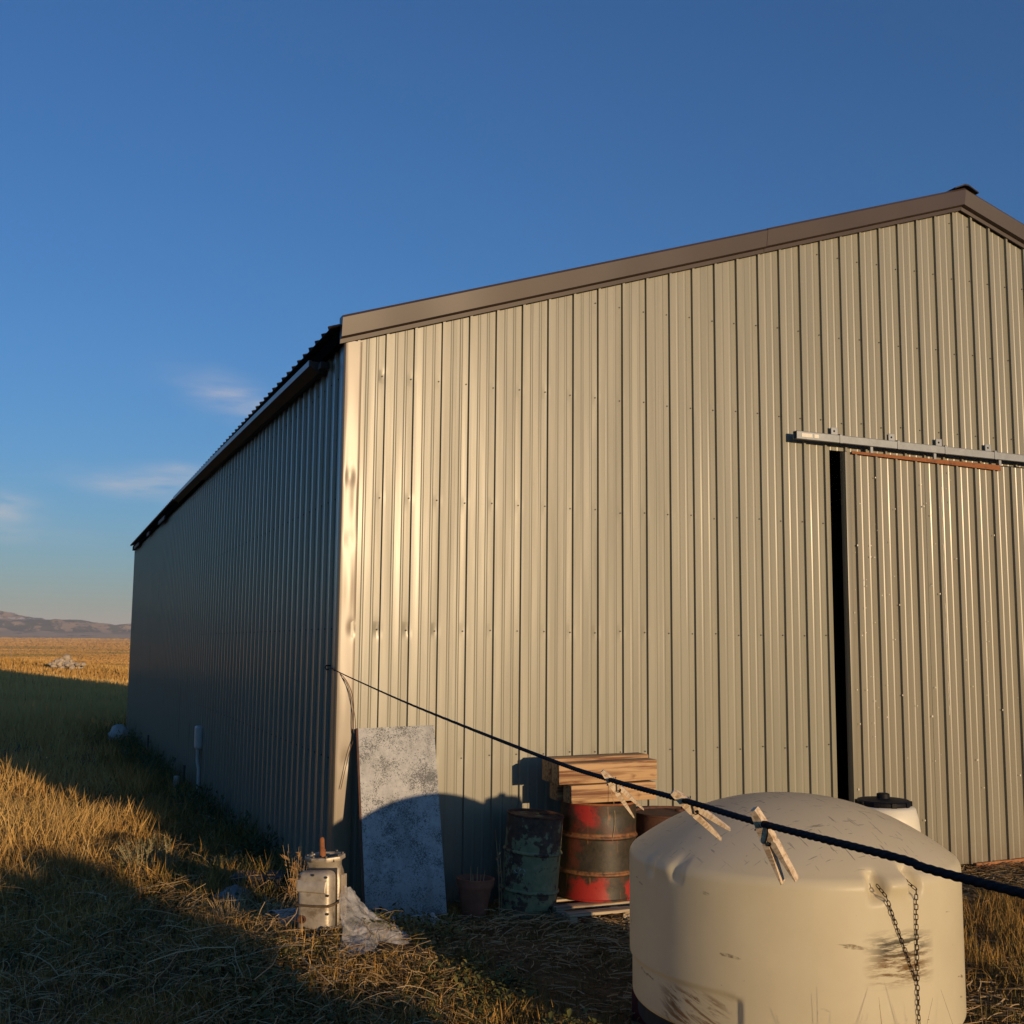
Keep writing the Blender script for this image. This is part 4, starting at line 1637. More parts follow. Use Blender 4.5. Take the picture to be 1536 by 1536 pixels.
# ------------------------------------------------------------------ discarded gear case and its litter
gc = thing('gear_case', (1.690, 7.14, 0.195), 'dirty cast aluminium gear case with a rusty shaft standing in the grass', 'machine part', rot=(math.radians(-4), math.radians(-3), math.radians(-37)))
gc.scale = (1.06, 1.0, 0.89)
mb = MB()
mb.box(-0.105, 0.105, -0.135, -0.012, 0.0, 0.40)
me = mb.mesh('front_housing', 40, 0.05, 5)
link_mesh('front_housing', me, M['alu'], gc)
mb = MB()
mb.add([(-0.103, -0.131, 0.262), (0.085, -0.131, 0.246), (0.085, -0.131, 0.340), (-0.103, -0.131, 0.345), (-0.097, -0.147, 0.272), (0.078, -0.147, 0.258), (0.078, -0.139, 0.325), (-0.097, -0.139, 0.330)],
       [(4, 5, 6, 7), (0, 1, 5, 4), (1, 2, 6, 5), (2, 3, 7, 6), (3, 0, 4, 7)])
link_mesh('raised_panel', mb.mesh('raised_panel', 40, 0.004, 2), M['alu'], gc)
for bx_, bz_ in ((-0.085, 0.365), (0.0, 0.375), (0.082, 0.36), (0.092, 0.24), (0.092, 0.12), (0.06, 0.035), (-0.05, 0.03)):
    mb = MB()
    mb.tube([(bx_, -0.130, bz_), (bx_, -0.1415, bz_)], 0.0085, 6)
    link_mesh('cover_bolt', mb.mesh('cover_bolt'), M['dark_steel'], gc)
mb = MB()
mb.box(-0.095, 0.097, -0.010, 0.008, 0.02, 0.41)
link_mesh('gap_strip', mb.mesh('gap_strip', 40, 0.008, 2), M['dark_steel'], gc)  # dark strip set in the gap between the two housings
mb = MB()
lev = [(0.0, 0.100, 0.012, 0.110), (0.03, 0.108, 0.010, 0.118), (0.20, 0.110, 0.010, 0.120), (0.32, 0.112, 0.010, 0.118), (0.39, 0.104, 0.004, 0.110), (0.425, 0.094, -0.020, 0.102), (0.455, 0.098, -0.035, 0.102)]
rws = []
for z_, hw, ya, yb in lev:
    rws.append([(-hw, ya + 0.02, z_), (-hw + 0.02, ya, z_), (hw - 0.02, ya, z_), (hw, ya + 0.02, z_), (hw, yb - 0.03, z_), (hw - 0.03, yb, z_), (-hw + 0.03, yb, z_), (-hw, yb - 0.03, z_), (-hw, ya + 0.02, z_)])
mb.grid(rws)
mb.add(rws[-1][:-1], [tuple(range(8))])
me = mb.mesh('rear_housing', 50)
link_mesh('rear_housing', me, M['alu'], gc)
for xx in (-0.07, 0.0, 0.07):
    mb = MB()
    mb.box(0.108, 0.122, 0.02 + 0.03 * (xx + 0.07) / 0.07, 0.030 + 0.03 * (xx + 0.07) / 0.07, 0.05, 0.36)
    link_mesh('rib', mb.mesh('rib', 40, 0.003, 2), M['alu'], gc)
mb = MB()                                          # bell flange, an open ring with lugs
ring = []
for k in range(8):
    a = 2 * math.pi * (k + 0.5) / 8
    ring.append((0.118 * math.cos(a) * 1.05, 0.105 * math.sin(a)))
T = Matrix.Translation((0.005, 0.035, 0.462)) @ Matrix.Rotation(math.radians(9), 4, 'X')
inn = [(x * 0.72, y * 0.70) for x, y in ring]
vs_ = [T @ Vector((x, y, z)) for z in (0.0, 0.03) for x, y in ring + inn]
fs = []
for k in range(8):
    k2 = (k + 1) % 8
    fs += [(k, k2, 16 + k2, 16 + k), (8 + k2, 8 + k, 24 + k, 24 + k2), (16 + k, 16 + k2, 24 + k2, 24 + k), (k2, k, 8 + k, 8 + k2)]
mb.add(vs_, fs)
link_mesh('bell_flange', mb.mesh('bell_flange', 40, 0.005, 2), M['alu'], gc)
for k in range(8):
    mb = MB()
    x, y = ring[k]
    p = T @ Vector((x * 0.86, y * 0.86, 0.03))
    mb.tube([p, p + Vector((0, 0, 0.012))], 0.010, 6)
    link_mesh('bolt_or_hole', mb.mesh('bolt_or_hole'), M['dark_steel'], gc)
mb = MB()
mb.box(-0.085, 0.09, -0.035, 0.095, 0.45, 0.468)
link_mesh('cavity_floor', mb.mesh('cavity_floor'), M['dark_steel'], gc)
mb = MB()
mb.tube([(-0.01, 0.03, 0.46), (-0.01, 0.03, 0.53), (-0.012, 0.028, 0.532), (-0.013, 0.026, 0.60), (-0.014, 0.026, 0.612)], [0.020, 0.018, 0.0155, 0.015, 0.009], 14)
link_mesh('shaft', mb.mesh('shaft', 40), M['rust'], gc)
mb = MB()
mb.tube([(-0.107, -0.10, 0.182), (-0.10, -0.141, 0.180), (0.0, -0.1435, 0.172), (0.10, -0.141, 0.172), (0.111, -0.10, 0.176), (0.118, 0.05, 0.19), (0.118, 0.11, 0.20)], 0.0085, 8, squash=1.0)
link_mesh('strap', mb.mesh('strap', 50), M['strap'], gc)
mb = MB()
mb.lathe([(0.027, 0.0), (0.027, 0.010), (0.018, 0.012), (0.016, 0.002)], 20)
me = mb.mesh('drain_plug', 40)
me.transform(Matrix.Translation((-0.066, -0.133, 0.085)) @ Matrix.Rotation(math.radians(90), 4, 'X'))
link_mesh('drain_plug', me, M['rust_dark'], gc)
mb = MB()                                          # wooden block it stands on
mb.box(-0.12, 0.12, -0.12, 0.12, -0.13, -0.004)
link_mesh('base_block', mb.mesh('base_block', None, 0.006, 1), M['dark_steel'], gc)


def crumple(name, rows_n, cols_n, fn, amp, freq, mat, seed=0, thick=0.0):
    mb = MB()
    rows = []
    for i in range(rows_n):
        row = []
        for j in range(cols_n):
            p = Vector(fn(i / (rows_n - 1), j / (cols_n - 1)))
            q = p * freq
            d = Vector((nz(q.x + seed, q.y, q.z), nz(q.x, q.y + 7 + seed, q.z), nz(q.x, q.y, q.z + 13 + seed)))
            q2 = p * freq * 2.7
            d += 0.45 * Vector((abs(nz(q2.x, q2.y, q2.z + seed)), abs(nz(q2.x + 3, q2.y, q2.z)), abs(nz(q2.x, q2.y + 5, q2.z))))
            row.append(p + d * amp)
        rows.append(row)
    mb.grid(rows)
    return mb.mesh(name, 50)


def film_fn(v, u):
    """v runs down from the gear case to the ground, u across"""
    top = Vector((1.80 + 0.14 * u, 7.08 + 0.14 * u, 0.40 - 0.10 * u))
    mid = Vector((1.74 + 0.36 * u, 6.86 + 0.18 * u, 0.22 + 0.02 * math.sin(u * 9)))
    bot = Vector((1.64 + 0.62 * u, 6.46 + 0.46 * u, 0.15 - 0.05 * u))
    a, b = top.lerp(mid, v), mid.lerp(bot, v)
    p = a.lerp(b, v)
    p.z += 0.05 * math.sin(math.pi * u) * (1 - v) + 0.020 * math.sin(u * 14 + v * 4) * v - 0.05 * v * (1 - v) + 0.014 * abs(math.sin(u * 11 - v * 5))
    return p


film = thing('plastic_film', (2.1, 7.5, 0), 'crumpled sheet of clear plastic film draped beside the gear case', 'plastic sheet')
me = crumple('film_sheet', 90, 90, film_fn, 0.042, 5.0, M['film'])
me.transform(Matrix.Translation((-2.1, -7.5, 0)))
link_mesh('film_sheet', me, M['film'], film)
me = crumple('film_tail', 24, 34, lambda v, u: Vector((2.20 + 0.36 * u + 0.08 * v, 7.66 - 0.20 * v + 0.02 * u, 0.10 - 0.06 * v + 0.02 * math.sin(u * 8))), 0.035, 12, M['film'], 3)
me.transform(Matrix.Translation((-2.1, -7.5, 0)))
link_mesh('film_tail', me, M['film'], film)

bucket = thing('plastic_bucket', (1.66, 7.78, 0.12), 'white plastic bucket lying on its side left of the gear case', 'bucket', rot=(math.radians(90), 0, math.radians(-62)))
bucket.scale = (0.68, 0.68, 0.68)
mb = MB()
mb.lathe([(0.001, 0.0), (0.10, 0.0), (0.12, 0.26), (0.127, 0.262), (0.127, 0.285), (0.119, 0.285), (0.098, 0.012), (0.001, 0.01)], 32)
mb.build('pail', M['white_pvc'], bucket, smooth=35)
mb = MB()
mb.tube([(0.128 * math.cos(a), 0.128 * math.sin(a) * 0.9, 0.26 + 0.10 * math.sin(a)) for a in [math.pi * k / 10 for k in range(11)]], 0.003, 5)
mb.build('handle', M['dark_steel'], bucket, smooth=60)

tarp = crumple('tarp_scrap', 22, 22, lambda v, u: Vector((-0.14 + 0.30 * u, -0.10 + 0.20 * v, 0.06 + 0.05 * math.sin(u * 3.1) * math.sin(v * 3.1))), 0.03, 13, M['teal'], 2)
o = link_mesh('tarp_scrap', tarp, M['teal'])
o.location = (1.66, 7.20, 0.10)
tag(o, 'scrap of dark teal tarp crumpled below the gear case', 'tarp')


def lump(name, loc, size, mat, label, cat, seed, group=None):
    bm = bmesh.new()
    bmesh.ops.create_icosphere(bm, subdivisions=4, radius=1)
    for v in bm.verts:
        p = v.co.copy()
        f = 1 + 0.22 * nz(p.x * 1.4 + seed, p.y * 1.4, p.z * 1.4) + 0.12 * nz(p.x * 4, p.y * 4 + seed, p.z * 4) + 0.05 * nz(p.x * 10, p.y * 10, p.z * 10 + seed)
        v.co = Vector((p.x * size[0], p.y * size[1], max(p.z, -0.5) * size[2])) * f
    me = bpy.data.meshes.new(name)
    bm.to_mesh(me)
    bm.free()
    me.polygons.foreach_set('use_smooth', [True] * len(me.polygons))
    o = link_mesh(name, me, mat)
    o.location = loc
    tag(o, label, cat, group)
    return o


lump('plastic_sack', (1.40, 8.72, 0.05), (0.15, 0.12, 0.11), M['grey_stone'], 'grey plastic sack half sunk in the grass left of the bucket', 'sack', 3.3)
lump('plastic_sack', (1.68, 27.0, ground_z(1.68, 27.0) + 0.16), (0.21, 0.18, 0.21), M['white_pvc'], 'pale sack lying at the far end of the dark side wall', 'sack', 8.1)
lump('stone', (2.60, 7.32, 0.03), (0.035, 0.03, 0.026), M['stone'], 'small pale stone in the shaded grass below the leaning sheet', 'stone', 5.5)
blk = MB()
blk.box(-0.20, 0.20, -0.13, 0.13, 0, 0.20)
o = blk.build('concrete_block', M['dark_steel'], None, bevel=0.012)
o.location = (1.63, 8.95, 0.0)
o.rotation_euler = (0, 0, math.radians(-25))
tag(o, 'dark block in the weeds at the foot of the side wall', 'block')
mb = MB()
for k in range(60):
    a = random.uniform(0, 6.28)
    rr_ = abs(random.gauss(0, 0.55))
    px, py = rr_ * math.cos(a) * 1.35, rr_ * math.sin(a)
    s = random.uniform(0.16, 0.34) * (1 - 0.3 * rr_)
    hh = max(0.0, 0.85 - 0.62 * rr_)
    cx, cy, cz = px, py, random.uniform(0, hh) + 0.05
    bm = bmesh.new()
    bmesh.ops.create_icosphere(bm, subdivisions=2, radius=1)
    mb.add([(cx + v.co.x * s * (1 + 0.3 * nz(v.co.x * 2 + k, v.co.y * 2, v.co.z * 2)), cy + v.co.y * s * (1 + 0.3 * nz(v.co.x * 2, v.co.y * 2 + k, 1)), cz + v.co.z * s * 0.8 * (1 + 0.3 * nz(1, v.co.y * 2, v.co.z * 2 + k))) for v in bm.verts],
           [tuple(v.index for v in f.verts) for f in bm.faces])
    bm.free()
o = mb.build('rock_pile', M['stone'], smooth=30)
o.location = (1.85, 97, ground_z(1.85, 97) + 0.12)
tag(o, 'pale rock pile catching the sun out in the golden field', 'rock pile')
fp = MB()
fp.tube([(0, 0, -0.2), (0.02, 0, 1.35)], 0.035, 6)
o = fp.build('fence_post', M['fence_wood'])
o.location = (-2.72, 118, ground_z(-2.72, 118))
tag(o, 'lone thin fence post in the far golden grass', 'post')

# boards and stakes lying about
mb = MB()
mb.box(-0.31, 0.31, -0.02, 0.02, 0.0, 0.075)
o = mb.build('wooden_board', M['orange_wood'], None, bevel=0.004)
o.location = (8.22, 8.12, -0.045)
o.rotation_euler = (0, math.radians(-1), 0)
tag(o, 'orange brown board lying at the foot of the sliding door', 'board')
for (sx, sy, sh_, mt, lb) in ((1.90, 22.3, 0.42, 'dark_steel', 'dark thin stake by the side wall, the farther of two'), (1.90, 16.5, 0.36, 'dark_steel', 'dark short stake by the side wall near the conduit')):
    mb = MB()
    mb.tube([(0, 0, -0.1), (0.01, 0, sh_)], 0.018, 6)
    o = mb.build('stake', M[mt])
    o.location = (sx, sy, ground_z(sx, sy))
    tag(o, lb, 'stake')
mb = MB()
mb.tube([(0, 0, -0.05), (0, 0, 0.22)], 0.04, 10)
o = mb.build('pipe_stub', M['white_pvc'], smooth=40)
o.location = (1.80, 16.4, ground_z(1.8, 16.4))
tag(o, 'short white pipe stub sticking up beside the conduit', 'pipe')

# added unseen fence behind the camera, board heights shaped to shade the near grass
fence = thing('shade_fence', (-1.5, -3.0, 0), 'unseen fence added behind the camera to shade the near grass', 'fence')
FX1 = 3.66
x = -9.0
while x < FX1 - 0.01:
    x2 = min(x + 0.142, FX1)
    fu = (x + 0.07) * 0.978 - 3.0 * 0.208
    top = 1.60 + 0.05 * max(0, 2.1 - fu) + random.uniform(-0.05, 0.05) if fu < 2.05 else (1.74 + random.uniform(-0.10, 0.08) if fu < 2.72 else 1.17)
    mb = MB()
    mb.box(x + 1.5, x2 - 0.001 + 1.5, -0.012, 0.012, -0.2, top)
    mb.build('plank', M['fence_wood'], fence)
    x = x2
for zz in (0.35, 1.05):
    mb = MB()
    mb.box(-7.5, FX1 + 1.5, -0.055, -0.014, zz, zz + 0.09)
    mb.build('shade_fence_rail', M['fence_wood'], fence)

# ------------------------------------------------------------------ grass
_GX = np.linspace(-60, 60, 601)


def gz_array(x, y):
    z = np.interp(y, _gy, _gz)
    w = np.clip((y - 30) / 40, 0, 1)
    w = w * w * (3 - 2 * w)
    w2 = np.clip((y - 150) / 250, 0, 1)
    w2 = w2 * w2 * (3 - 2 * w2)
    z = z - w * (1 - w2) * np.clip(0.085 * (x - 1.2), -1.2, 1.2)
    z = z + 0.17 * np.exp(-((x - 1.7) / 0.7) ** 2 - ((y - 6.85) / 0.75) ** 2) - 0.05 * np.clip((x - 5.2) / 1.2, 0, 1) * (x < 15) * (y < 8.6)
    return z


def vnoise(x, y, scale, seed):
    """cheap smooth value noise on arrays"""
    rng = np.random.default_rng(seed)
    tab = rng.random((256, 256))
    xs, ys = x / scale + 1000, y / scale + 1000
    xi, yi = np.floor(xs).astype(int), np.floor(ys).astype(int)
    fx, fy = xs - xi, ys - yi
    fx, fy = fx * fx * (3 - 2 * fx), fy * fy * (3 - 2 * fy)
    a, b = tab[xi % 256, yi % 256], tab[(xi + 1) % 256, yi % 256]
    c, d = tab[xi % 256, (yi + 1) % 256], tab[(xi + 1) % 256, (yi + 1) % 256]
    return (a * (1 - fx) + b * fx) * (1 - fy) + (c * (1 - fx) + d * fx) * fy


def blade_mesh(name, x, y, h, w, tint, lean, z=None, seg=2, curl=0.5):
    """upright tapering blades as one mesh"""
    N = len(x)
    if z is None:
        z = gz_array(x, y)
    az = RNG.random(N) * 2 * np.pi
    la = RNG.random(N) * 2 * np.pi
    dx, dy = np.cos(az) * w * 0.5, np.sin(az) * w * 0.5
    lx, ly = np.cos(la) * lean * h, np.sin(la) * lean * h
    lv = [0, 0.5, 1.0] if seg == 2 else [0, 1.0]
    P = []
    for t in lv:
        k = t ** (1 + curl)
        cx, cy = x + lx * k, y + ly * k
        cz = z - 0.01 + h * t * np.sqrt(np.clip(1 - (lean * k) ** 2 * 0.5, 0.2, 1))
        if t < 1:
            s = 1 - 0.35 * t
            P.append(np.stack([cx - dx * s, cy - dy * s, cz], 1))
            P.append(np.stack([cx + dx * s, cy + dy * s, cz], 1))
        else:
            P.append(np.stack([cx, cy, cz], 1))
    V = np.stack(P, 1)
    nv = V.shape[1]
    if seg == 2:
        T = np.array([[0, 1, 3], [0, 3, 2], [2, 3, 4]])
    else:
        T = np.array([[0, 1, 2]])
    F = (T[None] + (np.arange(N) * nv)[:, None, None]).reshape(-1, 3)
    me = bpy.data.meshes.new(name)
    me.vertices.add(N * nv)
    me.vertices.foreach_set('co', V.reshape(-1).astype(np.float32))
    me.loops.add(len(F) * 3)
    me.loops.foreach_set('vertex_index', F.reshape(-1).astype(np.int32))
    me.polygons.add(len(F))
    me.polygons.foreach_set('loop_start', np.arange(0, len(F) * 3, 3, dtype=np.int32))
    me.update(calc_edges=True)
    at = me.attributes.new('tint', 'FLOAT', 'POINT')
    at.data.foreach_set('value', np.repeat(np.clip(tint, 0, 1), nv).astype(np.float32))
    return me


def keep_out(x, y, pad=0.0):
    ok = ~((x > BX0 - 0.03 - pad) & (x < BX1 + 0.1) & (y > BY0 - 0.03) & (y < BY1 + 0.05))
    ok &= ((x - TX) ** 2 + (y - TY) ** 2) > (TR - 0.03) ** 2
    for cx, cy, r in ((3.425, 7.86, 0.22), (3.945, 7.83, 0.31), (4.60, 7.86, 0.28), (2.965, 7.85, 0.11)):
        ok &= ((x - cx) ** 2 + (y - cy) ** 2) > r * r
    ok &= ~((abs(x - 3.94) < 0.46) & (abs(y - 7.72) < 0.40))
    ok &= ~((abs(x - 1.69) < 0.12) & (abs(y - 7.12) < 0.12))
    ok &= ~((abs(x - 1.95) < 0.22) & (abs(y - 6.75) < 0.2))
    return ok


def scatter_polar(n, a0, a1, y0, y1, power=1.0):
    """points in the wedge a0..a1 (degrees from +Y) between distances y0 and y1, denser near"""
    u = RNG.random(n)
    r = y0 * (y1 / y0) ** (u ** power)
    a = np.radians(a0 + (a1 - a0) * RNG.random(n))
    return r * np.sin(a), r * np.cos(a)


def add_stuff(name, me, mat):
    return link_mesh(name, me, mat, None, 'stuff')


# meadow west of the barn, near and middle distance
x, y = scatter_polar(215000, -14, 34, 4.6, 34, 0.95)
ok = keep_out(x, y) & (x < 2.6 + 0.0 * y)
ok &= ~((x > 2.0) & (y < 8.3) & (y > 5.0) & (RNG.random(len(x)) < 0.55))
x, y = x[ok], y[ok]
patch = vnoise(x, y, 1.3, 1)
fine = vnoise(x, y, 0.28, 2)
clump = vnoise(x, y, 0.14, 4)
tuft = vnoise(x, y, 0.42, 77)
kp = RNG.random(len(x)) < np.clip((fine * 0.55 + clump * 0.75 + 0.9 * (tuft - 0.5) - 0.22) * 1.9, 0.06, 1)
x, y, patch, fine, clump, tuft = x[kp], y[kp], patch[kp], fine[kp], clump[kp], tuft[kp]
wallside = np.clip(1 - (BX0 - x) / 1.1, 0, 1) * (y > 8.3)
tallness = np.clip((y - 8.0) / 4, 0, 1) * np.clip((1.6 - x) / 1.2, 0, 1)
h = (0.055 + 0.07 * patch + 0.10 * clump ** 2 + 0.16 * np.clip(tuft - 0.45, 0, 1)) * (0.55 + 0.8 * RNG.random(len(x)))
h *= 1 + 0.75 * tallness * (0.5 + patch)
h *= 1 + 0.8 * wallside
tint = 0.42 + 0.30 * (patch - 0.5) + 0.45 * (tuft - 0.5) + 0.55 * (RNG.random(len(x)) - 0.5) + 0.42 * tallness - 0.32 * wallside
h *= 1 - 0.32 * np.clip((9.5 - y) / 1.5, 0, 1)
h *= 1 - 0.45 * np.exp(-((x - 1.75) / 0.45) ** 2 - ((y - 6.7) / 0.55) ** 2)
tint += 0.10 + 0.18 * np.clip((y - 11) / 8, 0, 1) * (wallside < 0.1)  # paler tint put in to lift the grass that lies in shade
w = 0.0042 + 0.0045 * RNG.random(len(x)) + 0.00035 * y
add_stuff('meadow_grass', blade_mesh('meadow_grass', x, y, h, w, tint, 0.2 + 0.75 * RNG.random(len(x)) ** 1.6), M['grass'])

# thin upright stems with the strongest gold colour in the lit strip
n = 9000
x, y = scatter_polar(n, -8, 26, 5.8, 22, 0.9)
cl = vnoise(x, y, 0.35, 14)
ok = keep_out(x, y) & (x < 2.4) & (cl > 0.52)
x, y = x[ok], y[ok]
tl = np.clip((1.7 - x) / 1.6, 0.15, 1) * np.clip((y - 6) / 5, 0.35, 1)
h = (0.10 + 0.22 * RNG.random(len(x))) * (0.55 + 0.5 * tl)
add_stuff('gold_stems', blade_mesh('gold_stems', x, y, h, 0.003 + 0.003 * RNG.random(len(x)) + 0.0002 * y, 0.62 + 0.33 * RNG.random(len(x)), 0.08 + 0.4 * RNG.random(len(x)) ** 2), M['grass'])

# stubble in front of the barn
x, y = RNG.uniform(1.6, 9.8, 90000), RNG.uniform(4.2, 8.24, 90000)
ok = keep_out(x, y)
x, y = x[ok], y[ok]
p = vnoise(x, y, 0.16, 6)
p2 = vnoise(x, y, 0.8, 8)
kp = RNG.random(len(x)) < np.clip((p - 0.28) * 1.9, 0.03, 1)
x, y, p2 = x[kp], y[kp], p2[kp]
east = np.clip((x - 4.6) / 0.8, 0, 1) * np.clip((7.6 - y) / 1.0, 0.15, 1)
h = (0.035 + 0.055 * RNG.random(len(x))) * (0.7 + 0.7 * p2) * (1 + 1.6 * east) * np.where((x > 4.6) & (y > 7.3), 0.45, 1.0)
tint = 0.50 + 0.35 * (RNG.random(len(x)) - 0.5) + 0.25 * (p2 - 0.5) + 0.12 * east
add_stuff('stubble', blade_mesh('stubble', x, y, h, 0.0035 + 0.003 * RNG.random(len(x)), tint, 0.1 + 0.6 * RNG.random(len(x)) ** 2), M['grass'])


# loose straw lying on everything
def straw_mesh(name, x, y, L, zoff, w, tint, flat=0.25):
    N = len(x)
    z = gz_array(x, y) + zoff
    a = RNG.random(N) * 2 * np.pi
    bend = (RNG.random(N) - 0.5) * 1.2
    P = []
    tilt = (RNG.random(N) - 0.4) * flat
    for t in (0, 0.34, 0.67, 1.0):
        aa = a + bend * t
        cx = x + np.cos(aa) * L * (t - 0.5)
        cy = y + np.sin(aa) * L * (t - 0.5)
        cz = z + tilt * L * (t - 0.5) + 0.25 * flat * L * (0.25 - (t - 0.5) ** 2)
        cz = np.maximum(cz, gz_array(cx, cy) + 0.004)
        nx, ny = -np.sin(aa) * w * 0.5, np.cos(aa) * w * 0.5
        P.append(np.stack([cx - nx, cy - ny, cz - w * 0.3], 1))
        P.append(np.stack([cx + nx, cy + ny, cz + w * 0.6], 1))
    V = np.stack(P, 1)
    T = np.array([[0, 1, 3], [0, 3, 2], [2, 3, 5], [2, 5, 4], [4, 5, 7], [4, 7, 6]])
    F = (T[None] + (np.arange(N) * 8)[:, None, None]).reshape(-1, 3)
    me = bpy.data.meshes.new(name)
    me.vertices.add(N * 8)
    me.vertices.foreach_set('co', V.reshape(-1).astype(np.float32))
    me.loops.add(len(F) * 3)
    me.loops.foreach_set('vertex_index', F.reshape(-1).astype(np.int32))
    me.polygons.add(len(F))
    me.polygons.foreach_set('loop_start', np.arange(0, len(F) * 3, 3, dtype=np.int32))
    me.update(calc_edges=True)
    at = me.attributes.new('tint', 'FLOAT', 'POINT')
    at.data.foreach_set('value', np.repeat(np.clip(tint, 0, 1), 8).astype(np.float32))
    return me


x, y = RNG.uniform(1.2, 9.8, 26000), RNG.uniform(4.3, 8.22, 26000)
ok = keep_out(x, y)
x, y = x[ok], y[ok]
kp = RNG.random(len(x)) < np.clip(vnoise(x, y, 0.5, 21) * 1.3, 0.1, 1)
x, y = x[kp], y[kp]
N = len(x)
add_stuff('lying_straw', straw_mesh('lying_straw', x, y, 0.05 + 0.15 * RNG.random(N) ** 1.5, 0.008 + 0.05 * RNG.random(N), 0.003 + 0.0025 * RNG.random(N), 0.15 + 0.6 * RNG.random(N), 0.5), M['straw'])
x, y = scatter_polar(17000, -6, 22, 5.2, 16, 0.9)
ok = keep_out(x, y) & (x < 2.1) & ((((x - 1.72) / 0.34) ** 2 + ((y - 6.85) / 0.42) ** 2) > 1)
x, y = x[ok], y[ok]
N = len(x)
add_stuff('lying_stalks', straw_mesh('lying_stalks', x, y, 0.06 + 0.20 * RNG.random(N) ** 2, 0.03 + 0.12 * RNG.random(N), 0.0016 + 0.0016 * RNG.random(N), 0.1 + 0.75 * RNG.random(N), 1.3), M['straw'])
# a few long bleached stalks
x, y = RNG.uniform(0.0, 1.7, 30), RNG.uniform(6.0, 9.2, 30)
N = len(x)
add_stuff('bleached_stalks', straw_mesh('bleached_stalks', x, y, 0.30 + 0.50 * RNG.random(N), 0.08 + 0.10 * RNG.random(N), 0.003 + 0.0015 * RNG.random(N), 0.5 + 0.4 * RNG.random(N), 0.5), M['straw'])

# broad little leaves of low green weeds, in patches
x, y = scatter_polar(60000, -8, 30, 5.0, 17, 0.9)
ok = keep_out(x, y, 0.02) & (x < 2.6) & (vnoise(x, y, 0.55, 91) + 0.25 * np.clip((x - 0.6) / 1.4, 0, 1) > 0.70)
x, y = x[ok], y[ok]
N = len(x)
la, L = RNG.random(N) * 2 * np.pi, 0.018 + 0.03 * RNG.random(N)
zl = gz_array(x, y) + 0.01 + 0.10 * RNG.random(N)
dz = (RNG.random(N) - 0.1) * L
cx, cy, wx, wy = np.cos(la) * L, np.sin(la) * L, -np.sin(la) * L * 0.33, np.cos(la) * L * 0.33
V = np.stack([np.stack([x, y, zl], 1), np.stack([x + cx * .5 + wx, y + cy * .5 + wy, zl + dz * .7 + 0.004], 1), np.stack([x + cx, y + cy, zl + dz], 1), np.stack([x + cx * .5 - wx, y + cy * .5 - wy, zl + dz * .7 + 0.004], 1)], 1)
F = (np.array([[0, 1, 2], [0, 2, 3]])[None] + (np.arange(N) * 4)[:, None, None]).reshape(-1, 3)
me = bpy.data.meshes.new('low_weeds')
me.vertices.add(N * 4)
me.vertices.foreach_set('co', V.reshape(-1).astype(np.float32))
me.loops.add(len(F) * 3)
me.loops.foreach_set('vertex_index', F.reshape(-1).astype(np.int32))
me.polygons.add(len(F))
me.polygons.foreach_set('loop_start', np.arange(0, len(F) * 3, 3, dtype=np.int32))
me.update(calc_edges=True)
at = me.attributes.new('tint', 'FLOAT', 'POINT')
at.data.foreach_set('value', np.repeat(0.05 + 0.35 * RNG.random(N), 4).astype(np.float32))
add_stuff('low_weeds', me, M['grass'])

# far field: bigger tussocks out to the lit crest and the plain beyond
x, y = scatter_polar(120000, -16, 16, 30, 170, 0.80)
ok = keep_out(x, y)
x, y = x[ok], y[ok]
p = vnoise(x, y, 6, 31)
h = (0.20 + 0.22 * p) * (0.6 + 0.7 * RNG.random(len(x)))
tint = 0.80 + 0.22 * (y < 82) + 0.25 * (p - 0.5) + 0.35 * (RNG.random(len(x)) - 0.5)  # tint steps paler inside the barn's shadow, lifting the shade by colour
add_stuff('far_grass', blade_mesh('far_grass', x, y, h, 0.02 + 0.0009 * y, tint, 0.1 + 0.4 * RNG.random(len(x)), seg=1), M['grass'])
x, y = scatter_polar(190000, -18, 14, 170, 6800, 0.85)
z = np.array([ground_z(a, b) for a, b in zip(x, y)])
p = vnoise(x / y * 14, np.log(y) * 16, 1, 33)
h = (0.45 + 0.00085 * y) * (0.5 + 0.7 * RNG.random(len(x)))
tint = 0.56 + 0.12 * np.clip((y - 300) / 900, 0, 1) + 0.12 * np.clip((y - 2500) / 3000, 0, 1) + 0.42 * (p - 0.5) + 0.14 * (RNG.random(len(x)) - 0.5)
add_stuff('plain_grass', blade_mesh('plain_grass', x, y, h, 0.35 + 0.004 * y, tint, 0.1 + 0.3 * RNG.random(len(x)), z=z, seg=1), M['grass'])


